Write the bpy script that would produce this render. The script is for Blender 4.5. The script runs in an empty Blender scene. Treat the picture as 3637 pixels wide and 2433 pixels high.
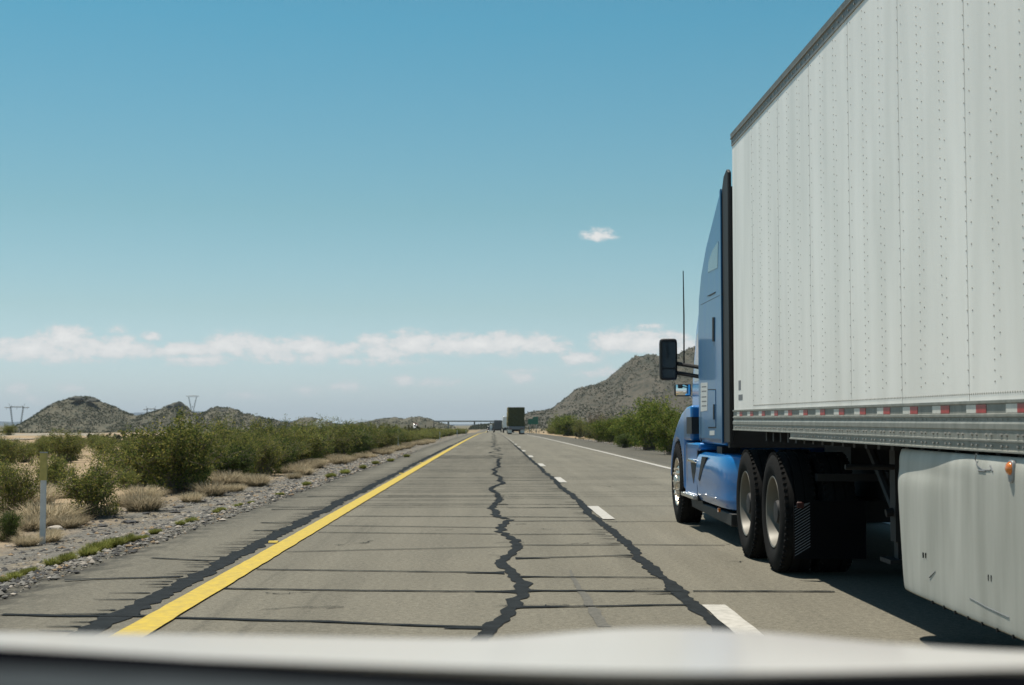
import bpy, bmesh, math, random
import numpy as np
from mathutils import Vector, Matrix, noise

# ------------------------------------------------------------------ camera, world, sun, exposure
S = bpy.context.scene
C = S.collection
F = 5236.0; PCX, PCY = 1818.5, 1216.5           # focal length and centre in photograph pixels (3637 wide)
EYE = Vector((0, 0, 1.25))
YAW = math.atan(.01366); PITCH = math.atan(.0551)
cam_d = bpy.data.cameras.new('camera'); cam = bpy.data.objects.new('camera', cam_d); C.objects.link(cam)
cam.location = EYE; cam.rotation_euler = (math.pi/2 + PITCH, 0, -YAW)
cam_d.sensor_width = 36; cam_d.lens = 36*F/3637
cam_d.clip_start = .02; cam_d.clip_end = 60000
cam_d.dof.use_dof = True; cam_d.dof.focus_distance = 14; cam_d.dof.aperture_fstop = 5.0
S.camera = cam
S.view_settings.view_transform = 'Standard'; S.view_settings.look = 'None'
S.view_settings.gamma = 1; S.view_settings.exposure = 0.35
SUN_TX, SUN_TY = -.235, .15                       # sun is this far to the left / ahead per metre of height
sdir = Vector((SUN_TX, SUN_TY, 1)).normalized()
sun_d = bpy.data.lights.new('sun', 'SUN'); sun_d.energy = 4.6; sun_d.angle = math.radians(.53); sun_d.color = (1, .93, .81)
sun = bpy.data.objects.new('sun', sun_d); C.objects.link(sun)
sun.rotation_euler = sdir.to_track_quat('Z', 'Y').to_euler(); sun.location = (0, 0, 60)
SKY_STRENGTH = .1

def ray(px, py):
    f = Vector((math.sin(YAW)*math.cos(PITCH), math.cos(YAW)*math.cos(PITCH), math.sin(PITCH)))
    r = Vector((math.cos(YAW), -math.sin(YAW), 0)); u = r.cross(f)
    return f + (px-PCX)/F*r - (py-PCY)/F*u
def on_ground(px, py, z=0.0):
    d = ray(px, py); return EYE + d*((z-EYE.z)/d.z)
def at_depth(px, py, Y):
    d = ray(px, py); return EYE + d*(Y/d.y)
def on_side(px, py, X):
    d = ray(px, py); return EYE + d*(X/d.x)
K = 3637/2344                                     # overview pixels to photograph pixels

def node(nt, t, **kw):
    n = nt.nodes.new(t)
    for k, v in kw.items(): setattr(n, k, v)
    return n
def build_world():
    w = bpy.data.worlds.new('World'); S.world = w; w.use_nodes = True
    nt = w.node_tree; nt.nodes.clear(); L = nt.links.new
    out = node(nt, 'ShaderNodeOutputWorld'); bg = node(nt, 'ShaderNodeBackground'); L(bg.outputs[0], out.inputs[0])
    bg.inputs[1].default_value = SKY_STRENGTH
    sky = node(nt, 'ShaderNodeTexSky'); sky.sky_type = 'NISHITA'; sky.sun_disc = False
    sky.sun_elevation = math.asin(sdir.z); sky.sun_rotation = math.atan2(sdir.x, sdir.y)
    sky.altitude = 300; sky.air_density = 1.0; sky.dust_density = 1.0; sky.ozone_density = 1.0
    tc = node(nt, 'ShaderNodeTexCoord'); sep = node(nt, 'ShaderNodeSeparateXYZ'); L(tc.outputs['Generated'], sep.inputs[0])
    def M(op, a, b=None, c=None, clamp=False):
        n = node(nt, 'ShaderNodeMath', operation=op); n.use_clamp = clamp
        for i, v in enumerate((a, b, c)):
            if v is None: continue
            if isinstance(v, (int, float)): n.inputs[i].default_value = v
            else: L(v, n.inputs[i])
        return n.outputs[0]
    el = M('ARCSINE', sep.outputs[2]); el = M('MULTIPLY', el, 180/math.pi)
    az = M('ARCTAN2', sep.outputs[0], sep.outputs[1]); az = M('MULTIPLY', az, 180/math.pi)
    # colour of the air with height above the horizon
    t = M('DIVIDE', el, 60.0, clamp=True)
    ramp = node(nt, 'ShaderNodeValToRGB'); L(t, ramp.inputs[0])
    stops = SKY_STOPS
    e = ramp.color_ramp.elements
    while len(e) < len(stops): e.new(.5)
    for el_, (p, c) in zip(e, stops): el_.position = p/60.0; el_.color = (*c, 1)
    mul = node(nt, 'ShaderNodeVectorMath', operation='MULTIPLY'); L(sky.outputs[0], mul.inputs[0]); L(ramp.outputs[0], mul.inputs[1])
    sc = node(nt, 'ShaderNodeVectorMath', operation='SCALE'); L(mul.outputs[0], sc.inputs[0]); sc.inputs[3].default_value = SKY_TINT_SCALE
    # cumulus bank near the horizon
    cmb = node(nt, 'ShaderNodeCombineXYZ'); L(az, cmb.inputs[0]); L(el, cmb.inputs[1])
    nz = node(nt, 'ShaderNodeTexNoise'); nz.inputs['Scale'].default_value = 1.0; nz.inputs['Detail'].default_value = 7; nz.inputs['Roughness'].default_value = .68
    stretch = node(nt, 'ShaderNodeVectorMath', operation='MULTIPLY'); L(cmb.outputs[0], stretch.inputs[0]); stretch.inputs[1].default_value = (1.25, 2.2, 1)
    L(stretch.outputs[0], nz.inputs['Vector'])
    clouds = [(150,776,62,20,1),(60,797,95,16,1),(250,797,115,17,1),(425,803,100,12,.9),(530,787,55,20,1),(610,795,95,16,.9),(700,792,60,15,.8),
      (860,779,36,12,.9),(945,786,64,20,1),(1070,788,110,17,1),(1180,786,95,18,1),(1250,793,70,10,.7),(770,802,80,12,.75),(120,818,150,9,.6),
      (455,823,75,10,.8),(890,808,70,11,.7),(660,820,130,9,.5),(850,824,110,8,.5),(1415,782,70,18,1),(1490,782,85,18,1),(1560,800,80,15,.8),
      (1320,820,48,11,.75),(1640,800,70,12,.8),(1372,537,36,10,.85),(345,772,24,7,.6),(265,755,16,5,.35),(48,891,26,8,.45),(165,892,30,8,.45),
      (790,885,38,9,.5),(705,893,28,7,.4),(925,869,28,8,.5),(992,875,44,7,.4),(1190,865,38,8,.5),(1370,853,50,8,.4),(580,906,42,6,.35),
      (1480,746,34,6,.35),(70,915,30,4,.25),(1180,850,40,5,.2)]
    dens = None
    for (x, y, rx, ry, a) in clouds:
        d = ray(x*K, y*K)
        a0 = math.degrees(math.atan2(d.x, d.y)); e0 = math.degrees(math.asin(d.normalized().z))
        dx, dy = math.degrees(rx*K/F)*1.12, math.degrees(ry*K/F)*1.65
        s1 = node(nt, 'ShaderNodeVectorMath', operation='SUBTRACT'); L(cmb.outputs[0], s1.inputs[0]); s1.inputs[1].default_value = (a0, e0, 0)
        s2 = node(nt, 'ShaderNodeVectorMath', operation='MULTIPLY'); L(s1.outputs[0], s2.inputs[0]); s2.inputs[1].default_value = (1/dx, 1/dy, 0)
        s3 = node(nt, 'ShaderNodeVectorMath', operation='LENGTH'); L(s2.outputs[0], s3.inputs[0])
        v = M('MULTIPLY_ADD', s3.outputs['Value'], -a, a)
        dens = v if dens is None else M('MAXIMUM', dens, v)
    nn = M('MULTIPLY_ADD', nz.outputs[0], 2.6, -1.3)
    tot = M('ADD', dens, nn)
    mr = node(nt, 'ShaderNodeMapRange'); mr.interpolation_type = 'SMOOTHSTEP'; L(tot, mr.inputs[0]); mr.inputs[1].default_value = -.22; mr.inputs[2].default_value = .5
    gate = node(nt, 'ShaderNodeMapRange'); L(dens, gate.inputs[0]); gate.inputs[1].default_value = -.35; gate.inputs[2].default_value = .12
    msk = M('MULTIPLY', mr.outputs[0], gate.outputs[0]); msk = M('MULTIPLY', msk, .93, clamp=True)
    mix = node(nt, 'ShaderNodeMix', data_type='RGBA'); L(msk, mix.inputs[0]); L(sc.outputs[0], mix.inputs[6])
    shade = node(nt, 'ShaderNodeMapRange'); L(tot, shade.inputs[0]); shade.inputs[1].default_value = .1; shade.inputs[2].default_value = 1.25
    cmix = node(nt, 'ShaderNodeMix', data_type='RGBA'); L(shade.outputs[0], cmix.inputs[0])
    for q, c3 in ((6, (.74, .74, .735)), (7, (1.02, .98, .94))): cmix.inputs[q].default_value = (*[v/SKY_STRENGTH/2**.35 for v in c3], 1)
    L(cmix.outputs[2], mix.inputs[7])
    L(mix.outputs[2], bg.inputs[0])
SKY_STOPS = [(0, (.60, .74, .99)), (1.2, (.575, .69, .845)), (4.4, (.43, .54, .545)), (8.2, (.325, .50, .46)), (15.5, (.19, .505, .49)), (24, (.19, .42, .42)), (40, (.30, .36, .34))]
SKY_TINT_SCALE = 2.0/2**.35
build_world()

# ------------------------------------------------------------------ helpers
def tag(o, label=None, cat=None, group=None, kind=None):
    if label: o['label'] = label
    if cat: o['category'] = cat
    if group: o['group'] = group
    if kind: o['kind'] = kind
    return o
def thing(name, loc, label, cat, group=None, rot=(0, 0, 0)):
    o = bpy.data.objects.new(name, None); C.objects.link(o); o.location = loc; o.rotation_euler = rot
    o.empty_display_size = .3
    return tag(o, label, cat, group)
def copy_tree(src, loc, rotz=0, scale=(1, 1, 1), label=None, group=None):
    r = src.copy(); C.objects.link(r); r.location = loc; r.rotation_euler = (0, 0, rotz); r.scale = scale
    if label: r['label'] = label
    if group: r['group'] = group
    for ch in list(src.children):
        c = ch.copy(); C.objects.link(c); c.parent = r
        for g in list(ch.children):
            d = g.copy(); C.objects.link(d); d.parent = c
    return r

class MB:
    def __init__(s): s.v = []; s.f = []; s.m = []
    def add(s, vs, fs, m=0):
        b = len(s.v); s.v += [tuple(v) for v in vs]
        for f in fs: s.f.append([b+i for i in f]); s.m.append(m)
    def box(s, x0, x1, y0, y1, z0, z1, m=0):
        s.add([(x0,y0,z0),(x1,y0,z0),(x1,y1,z0),(x0,y1,z0),(x0,y0,z1),(x1,y0,z1),(x1,y1,z1),(x0,y1,z1)],
              [(0,3,2,1),(4,5,6,7),(0,1,5,4),(1,2,6,5),(2,3,7,6),(3,0,4,7)], m)
    def prism_x(s, poly, x0, x1, m=0):                # polygon in (y, z) swept along x
        n = len(poly)
        s.add([(x0, y, z) for y, z in poly] + [(x1, y, z) for y, z in poly],
              [list(range(n)), list(range(2*n-1, n-1, -1))] + [(i, i+n, (i+1) % n + n, (i+1) % n) for i in range(n)], m)
    def prism_y(s, poly, y0, y1, m=0):                # polygon in (x, z) swept along y
        n = len(poly)
        s.add([(x, y0, z) for x, z in poly] + [(x, y1, z) for x, z in poly],
              [list(range(n)), list(range(2*n-1, n-1, -1))] + [(i, i+n, (i+1) % n + n, (i+1) % n) for i in range(n)], m)
    def tube(s, pts, radii, n=8, m=0, caps=True):
        pts = [Vector(p) for p in pts]
        if isinstance(radii, (int, float)): radii = [radii]*len(pts)
        vs = []; fs = []
        for i, p in enumerate(pts):
            t = (pts[min(i+1, len(pts)-1)] - pts[max(i-1, 0)]).normalized()
            a = t.cross(Vector((0, 0, 1)) if abs(t.z) < .9 else Vector((1, 0, 0))).normalized(); b = t.cross(a)
            for k in range(n):
                g = 2*math.pi*k/n; vs.append(p + (a*math.cos(g) + b*math.sin(g))*radii[i])
        for i in range(len(pts)-1):
            for k in range(n):
                fs.append((i*n+k, i*n+(k+1) % n, (i+1)*n+(k+1) % n, (i+1)*n+k))
        if caps: fs += [list(range(n-1, -1, -1)), [(len(pts)-1)*n+k for k in range(n)]]
        s.add(vs, fs, m)
    def lathe_x(s, prof, c, n=40, m=0):               # profile of (x, r) turned about an x-axis through c
        vs = []; fs = []; k = len(prof)
        for i in range(n):
            g = 2*math.pi*i/n
            for (x, r) in prof: vs.append((c[0]+x, c[1]+r*math.cos(g), c[2]+r*math.sin(g)))
        for i in range(n):
            j = (i+1) % n
            for q in range(k-1): fs.append((i*k+q, j*k+q, j*k+q+1, i*k+q+1))
        s.add(vs, fs, m)
    def lathe_z(s, prof, c, n=24, m=0):
        vs = []; fs = []; k = len(prof)
        for i in range(n):
            g = 2*math.pi*i/n
            for (r, z) in prof: vs.append((c[0]+r*math.cos(g), c[1]+r*math.sin(g), c[2]+z))
        for i in range(n):
            j = (i+1) % n
            for q in range(k-1): fs.append((i*k+q, j*k+q, j*k+q+1, i*k+q+1))
        s.add(vs, fs, m)
    def build(s, name, mats, parent=None, bevel=0, smooth=False, loc=None, seg=2, angle=30):
        me = bpy.data.meshes.new(name); me.from_pydata(s.v, [], s.f)
        if not isinstance(mats, (list, tuple)): mats = [mats]
        for m in mats: me.materials.append(m)
        me.polygons.foreach_set('material_index', s.m)
        bm = bmesh.new(); bm.from_mesh(me); bmesh.ops.recalc_face_normals(bm, faces=bm.faces); bm.to_mesh(me); bm.free()
        o = bpy.data.objects.new(name, me); C.objects.link(o)
        if parent: o.parent = parent
        if loc: o.location = loc
        if bevel:
            b = o.modifiers.new('bevel', 'BEVEL'); b.width = bevel; b.segments = seg; b.limit_method = 'ANGLE'; b.angle_limit = math.radians(angle)
        if smooth or bevel:
            me.polygons.foreach_set('use_smooth', [True]*len(me.polygons))
            try: me.set_sharp_from_angle(angle=math.radians(38))
            except Exception: pass
        me.update(); return o

def quad_mesh(name, v, mats, midx=None):              # v: (n, 4, 3) array of separate quads
    n = len(v); me = bpy.data.meshes.new(name)
    me.vertices.add(n*4); me.vertices.foreach_set('co', np.asarray(v, np.float32).reshape(-1))
    me.loops.add(n*4); me.loops.foreach_set('vertex_index', np.arange(n*4, dtype=np.int32))
    me.polygons.add(n); me.polygons.foreach_set('loop_start', np.arange(0, n*4, 4, dtype=np.int32))
    for m in mats: me.materials.append(m)
    if midx is not None: me.polygons.foreach_set('material_index', np.asarray(midx, np.int32))
    me.update(calc_edges=True); me.validate(); return me
def link(name, me, parent=None, loc=None):
    o = bpy.data.objects.new(name, me); C.objects.link(o)
    if parent: o.parent = parent
    if loc is not None: o.location = loc
    return o

# ------------------------------------------------------------------ materials
def mat(name, col, rough=.6, metal=0, coat=0, var=.12, scale=3.0, bump=0, bscale=40, spec=.5, stretch=None, dirt=None, detail=5):
    m = bpy.data.materials.new(name); m.use_nodes = True; nt = m.node_tree; L = nt.links.new
    p = nt.nodes['Principled BSDF']
    p.inputs['Roughness'].default_value = rough; p.inputs['Metallic'].default_value = metal
    p.inputs['Coat Weight'].default_value = coat; p.inputs['Coat Roughness'].default_value = .06
    p.inputs['Specular IOR Level'].default_value = spec
    tc = node(nt, 'ShaderNodeTexCoord'); src = tc.outputs['Object']
    if stretch:
        mp = node(nt, 'ShaderNodeMapping'); mp.inputs['Scale'].default_value = stretch; L(src, mp.inputs[0]); vsrc = mp.outputs[0]
    else: vsrc = src
    nz = node(nt, 'ShaderNodeTexNoise'); nz.inputs['Scale'].default_value = scale; nz.inputs['Detail'].default_value = detail; L(vsrc, nz.inputs['Vector'])
    mr = node(nt, 'ShaderNodeMapRange'); L(nz.outputs[0], mr.inputs[0]); mr.inputs[1].default_value = .3; mr.inputs[2].default_value = .7
    mix = node(nt, 'ShaderNodeMix', data_type='RGBA'); L(mr.outputs[0], mix.inputs[0])
    lo = dirt if dirt else [c*(1-var) for c in col]; hi = [min(1, c*(1+(0 if dirt else var))) for c in col]
    mix.inputs[6].default_value = (*lo, 1); mix.inputs[7].default_value = (*hi, 1)
    L(mix.outputs[2], p.inputs['Base Color'])
    if bump:
        n2 = node(nt, 'ShaderNodeTexNoise'); n2.inputs['Scale'].default_value = bscale; n2.inputs['Detail'].default_value = 4; L(src, n2.inputs['Vector'])
        bp = node(nt, 'ShaderNodeBump'); bp.inputs['Strength'].default_value = bump; bp.inputs['Distance'].default_value = .02
        L(n2.outputs[0], bp.inputs['Height']); L(bp.outputs[0], p.inputs['Normal'])
    return m
def leaf_mat(name, cols, trans=.3):
    m = bpy.data.materials.new(name); m.use_nodes = True; nt = m.node_tree; L = nt.links.new; nt.nodes.clear()
    out = node(nt, 'ShaderNodeOutputMaterial'); g = node(nt, 'ShaderNodeNewGeometry')
    ramp = node(nt, 'ShaderNodeValToRGB'); e = ramp.color_ramp.elements
    while len(e) < len(cols): e.new(.5)
    for i, c in enumerate(cols): e[i].position = i/(len(cols)-1); e[i].color = (*c, 1)
    oi = node(nt, 'ShaderNodeObjectInfo')
    L(g.outputs['Random Per Island'], ramp.inputs[0])
    hs = node(nt, 'ShaderNodeHueSaturation'); L(ramp.outputs[0], hs.inputs['Color'])
    mr = node(nt, 'ShaderNodeMapRange'); L(oi.outputs['Random'], mr.inputs[0]); mr.inputs[3].default_value = .75; mr.inputs[4].default_value = 1.2
    L(mr.outputs[0], hs.inputs['Value'])
    d = node(nt, 'ShaderNodeBsdfDiffuse'); t = node(nt, 'ShaderNodeBsdfTranslucent'); mx = node(nt, 'ShaderNodeMixShader')
    L(hs.outputs[0], d.inputs[0]); L(hs.outputs[0], t.inputs[0]); mx.inputs[0].default_value = trans
    L(d.outputs[0], mx.inputs[1]); L(t.outputs[0], mx.inputs[2]); L(mx.outputs[0], out.inputs[0]); return m

M_white = mat('trailer_white_paint', (.86,.86,.825), .42, coat=.1, var=.05, scale=1.1, dirt=(.71,.71,.67), stretch=(1, 3, .5), bump=.05, bscale=1.6, detail=8)
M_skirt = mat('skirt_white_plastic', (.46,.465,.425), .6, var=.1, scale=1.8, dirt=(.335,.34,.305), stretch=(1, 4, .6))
M_rail = mat('weathered_aluminium_rail', (.26,.265,.24), .5, metal=.1, var=.2, scale=9, dirt=(.17,.18,.16), stretch=(1,2,1))
M_toprail = mat('grey_top_rail', (.22,.22,.2), .5, metal=.1, var=.2, scale=14, dirt=(.15,.15,.14))
M_rivet = mat('dull_rivet_metal', (.30,.30,.28), .5, metal=.2, var=.2)
M_seam = mat('seam_sealant', (.22,.22,.2), .7, var=.2)
M_red = mat('red_reflective_tape', (.38,.035,.03), .35, var=.15, scale=30)
M_tapewhite = mat('white_reflective_tape', (.60,.60,.55), .35, var=.1, scale=30)
M_black = mat('black_plastic', (.008,.009,.010), .6, var=.2)
M_frame = mat('dark_chassis_steel', (.012,.012,.013), .7, var=.3, scale=6)
M_tyre = mat('tyre_rubber', (.012,.012,.012), .95, var=.2, scale=12, bump=.1, spec=.15)
M_alu = mat('polished_aluminium', (.60,.56,.49), .42, metal=1, var=.06, scale=5)
M_dish = mat('brushed_rim_metal', (.15,.142,.12), .5, metal=.1, var=.08, scale=5)
M_chrome = mat('chrome_step', (.75,.75,.75), .25, metal=1, var=.05)
M_blue = mat('metallic_blue_paint', (.008,.165,.47), .32, metal=.05, coat=.7, var=.06, scale=1.5)
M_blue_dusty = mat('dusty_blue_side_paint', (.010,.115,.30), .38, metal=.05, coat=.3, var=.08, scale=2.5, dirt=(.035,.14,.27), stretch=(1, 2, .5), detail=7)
M_glassdark = mat('dark_window_glass', (.02,.025,.028), .06, var=.02, coat=.5)
M_decal = mat('pale_decal', (.52,.55,.55), .5, var=.05)
M_ink = mat('grey_decal_ink', (.16,.17,.18), .6, var=.1)
M_amber = mat('amber_lens', (.62,.17,.015), .12, coat=1, var=.15, scale=60)
M_yellow = mat('yellow_road_paint', (.50,.365,.035), .75, var=.12, scale=14, dirt=(.36,.27,.05), detail=9, bump=.15, bscale=90)
M_wpaint = mat('white_road_paint', (.46,.445,.41), .75, var=.1, scale=16, dirt=(.32,.31,.28), bump=.15, bscale=90)
M_tar = mat('sealing_tar', (.016,.019,.021), .9, var=.3, scale=9, bump=.15, bscale=50, spec=.12)
M_stone = [mat('grey_gravel', (.17,.165,.15), .9, var=.25), mat('pale_gravel', (.33,.30,.26), .9, var=.25), mat('dark_gravel', (.05,.05,.05), .9, var=.25), mat('rusty_gravel', (.24,.17,.10), .9, var=.25)]
M_asphchunk = mat('broken_asphalt', (.045,.045,.046), .9, var=.3, bump=.3)
M_postwhite = mat('white_post_plastic', (.56,.58,.58), .5, var=.12, scale=9)
M_postyel = mat('yellow_reflective_sheeting', (.42,.36,.10), .4, var=.15, scale=14)
M_stem = mat('grey_brown_stem', (.14,.115,.085), .9, var=.3)
M_paleStem = mat('pale_dry_stem', (.30,.25,.17), .9, var=.3)
M_leaf = leaf_mat('creosote_leaves', [(.055,.082,.028),(.13,.165,.05),(.21,.235,.065),(.40,.345,.10)], .42)
M_leaf2 = leaf_mat('palo_verde_leaves', [(.048,.080,.022),(.10,.15,.034),(.17,.21,.046),(.27,.26,.065)], .4)
M_leafdark = leaf_mat('dark_scrub_leaves', [(.042,.068,.024),(.088,.125,.04),(.145,.175,.05)], .42)
M_dry = leaf_mat('dry_grass_blades', [(.20,.165,.105),(.36,.31,.21),(.50,.43,.31)], .45)
M_brown = leaf_mat('bare_twigs', [(.07,.05,.04),(.12,.085,.06),(.17,.12,.085)], .1)
M_grass = leaf_mat('green_grass_blades', [(.13,.155,.04),(.20,.22,.06),(.27,.26,.09)], .3)
M_scrub = leaf_mat('far_scrub', [(.046,.054,.032),(.068,.076,.044),(.095,.098,.058)], .2)
M_hood = mat('white_car_paint', (.56,.55,.535), .20, coat=0, var=.03, scale=2, spec=.4)
M_dash = mat('black_dashboard_vinyl', (.004,.0045,.006), .95, var=.1, scale=30, spec=.0)
M_dashgrey = mat('grey_dashboard_vinyl', (.038,.045,.050), .95, var=.1, scale=30, spec=.05)
M_vslate = mat('slate_blue_vehicle_paint', (.045,.055,.066), .45, coat=.2, var=.15)
M_hay = [mat('shaded_green_hay', (.055,.06,.024), .95, var=.35, scale=5, bump=.5, bscale=25), mat('sunlit_straw_hay', (.36,.30,.12), .95, var=.3, scale=5, bump=.5, bscale=25)]  # one hay in two colours: darkened for the shaded rear, paler for sunlit ends
M_green = mat('green_sign_sheeting', (.01,.12,.075), .4, var=.1)
M_galv = mat('galvanised_steel', (.30,.31,.32), .5, metal=.4, var=.15)
M_lattice = mat('grey_lattice_steel', (.26,.28,.30), .6, var=.1)
M_wood = mat('weathered_pole_wood', (.09,.07,.055), .9, var=.3)
M_conc = mat('bridge_concrete', (.27,.26,.24), .85, var=.15, scale=.6)
M_vwhite = mat('white_vehicle_paint', (.74,.74,.72), .35, coat=.5, var=.04)
M_vred = mat('red_vehicle_paint', (.45,.045,.02), .35, coat=.5, var=.06)
M_vdark = mat('dark_vehicle_paint', (.018,.02,.026), .3, coat=.6, var=.1)
M_vgrey = mat('grey_vehicle_paint', (.16,.18,.20), .4, coat=.3, var=.1)
M_tail = mat('red_tail_lens', (.25,.01,.01), .2, var=.1)
M_dim = mat('dim_red_lens', (.05,.008,.006), .5, var=.1)
M_flap = mat('mud_flap_rubber', (.005,.005,.006), .9, var=.2, spec=.1)
M_mirrorglass = mat('mirror_glass', (.80,.82,.84), .03, metal=1, var=.01)

# ------------------------------------------------------------------ the lie of the land
def zroad(Y):
    if Y < 0: return 0.0
    k = 7e-6
    if Y < 430: return -k*Y*Y
    return -k*430*430 - 2*k*430*100*(1-math.exp(-(Y-430)/100))
def sstep(a, b, x):
    t = min(1, max(0, (x-a)/(b-a))); return t*t*(3-2*t)
def zland(x, Y):
    z = zroad(max(Y, 0))
    d = 0
    if x < -3.5:
        d -= .12*sstep(-3.6, -4.6, x) + .25*sstep(-5, -14, x) + .5*sstep(-14, -40, x)
        d -= 3.0*sstep(150, 900, Y)*sstep(-30, -90, x)
        if -75 < x < -38: d += 1.1*sstep(-75, -68, x)*sstep(-38, -44, x)
    if x > 7.8:
        d -= .25*sstep(7.8, 9.2, x); d += .5*sstep(10, 30, x)
    a = abs(x-2.3)
    if a > 6.0:
        w = min(1, (a-6.0)/2)
        d += w*.06*noise.noise(Vector((x*.5, Y*.5, 0))) + w*.14*noise.noise(Vector((x*.09, Y*.09, 3)))
    return z + d
def land(x, Y): return Vector((x, Y, zland(x, Y)))

def road_material():
    m = bpy.data.materials.new('worn_asphalt'); m.use_nodes = True; nt = m.node_tree; L = nt.links.new
    p = nt.nodes['Principled BSDF']; p.inputs['Roughness'].default_value = .85; p.inputs['Specular IOR Level'].default_value = .3
    tc = node(nt, 'ShaderNodeTexCoord'); src = tc.outputs['Object']
    def nz(scale, detail, st=(1, 1, 1), rough=.55):
        mp = node(nt, 'ShaderNodeMapping'); mp.inputs['Scale'].default_value = st; L(src, mp.inputs[0])
        n = node(nt, 'ShaderNodeTexNoise'); n.inputs['Scale'].default_value = scale; n.inputs['Detail'].default_value = detail; n.inputs['Roughness'].default_value = rough
        L(mp.outputs[0], n.inputs['Vector']); return n.outputs[0]
    def mp(v, a, b, c, d):
        n = node(nt, 'ShaderNodeMapRange'); L(v, n.inputs[0])
        for i, q in enumerate((a, b, c, d)): n.inputs[1+i].default_value = q
        return n.outputs[0]
    def mul(a, b):
        n = node(nt, 'ShaderNodeMath', operation='MULTIPLY'); L(a, n.inputs[0])
        if isinstance(b, (int, float)): n.inputs[1].default_value = b
        else: L(b, n.inputs[1])
        return n.outputs[0]
    sep = node(nt, 'ShaderNodeSeparateXYZ'); L(src, sep.inputs[0]); X = sep.outputs[0]
    rampx = node(nt, 'ShaderNodeValToRGB'); e = rampx.color_ramp.elements            # lane by lane tone across the carriageway
    st = [(-3.7,.74),(-3.2,.86),(-2.2,.90),(-1.95,1.0),(-1.3,.93),(-.5,1.0),(.5,.98),(1.2,.94),(1.7,1.02),(2.4,1.06),(3.2,1.0),(4.2,1.06),(5.05,1.0),(5.4,.66),(8.4,.56)]
    while len(e) < len(st): e.new(.5)
    for q, (x, v) in zip(e, st): q.position = (x+4)/13; q.color = (v*.88, v*.88, v*.88, 1)
    fx = mp(X, -4, 9, 0, 1); L(fx, rampx.inputs[0])
    lane = node(nt, 'ShaderNodeRGBToBW'); L(rampx.outputs[0], lane.inputs[0])
    fine = mp(nz(75, 3, rough=.75), .28, .72, .55, 1.45)
    mid = mp(nz(24, 4), .3, .7, .74, 1.26)
    streak = mp(nz(2.2, 5, (1, .045, 1)), .3, .7, .85, 1.11)
    blot = mp(nz(.35, 4), .3, .7, .94, 1.06)
    rub = nz(7, 3, (1, .03, 1)); Yc = sep.outputs[1]
    rubm = mp(rub, .52, .66, 0, .34)
    inx = node(nt, 'ShaderNodeMath', operation='SUBTRACT'); L(X, inx.inputs[0]); inx.inputs[1].default_value = -1.55
    ab = node(nt, 'ShaderNodeMath', operation='ABSOLUTE'); L(inx.outputs[0], ab.inputs[0])
    band = mp(ab.outputs[0], .1, .42, 1, 0); near = mp(Yc, 8, 26, 1, 0)
    rubf = mul(mul(rubm, band), near)
    one = node(nt, 'ShaderNodeMath', operation='SUBTRACT'); one.inputs[0].default_value = 1; L(rubf, one.inputs[1])
    tot = mul(mul(mul(mul(mul(lane.outputs[0], fine), mid), streak), blot), one.outputs[0])
    edge = mp(X, -3.0, -3.5, 0, 1); crumb = mp(nz(5, 5, (1, .6, 1)), .42, .58, 1, .45)          # crumbling outer edge of the shoulder
    em = node(nt, 'ShaderNodeMix'); L(edge, em.inputs[0]); em.inputs[2].default_value = 1; L(crumb, em.inputs[3]); tot = mul(tot, em.outputs[0])
    sc = node(nt, 'ShaderNodeVectorMath', operation='SCALE'); sc.inputs[0].default_value = ROAD; L(tot, sc.inputs[3])
    L(sc.outputs[0], p.inputs['Base Color'])
    bp = node(nt, 'ShaderNodeBump'); bp.inputs['Strength'].default_value = .35; bp.inputs['Distance'].default_value = .006
    L(nz(150, 2), bp.inputs['Height']); L(bp.outputs[0], p.inputs['Normal'])
    return m
ROAD = (.162, .151, .118)
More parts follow.
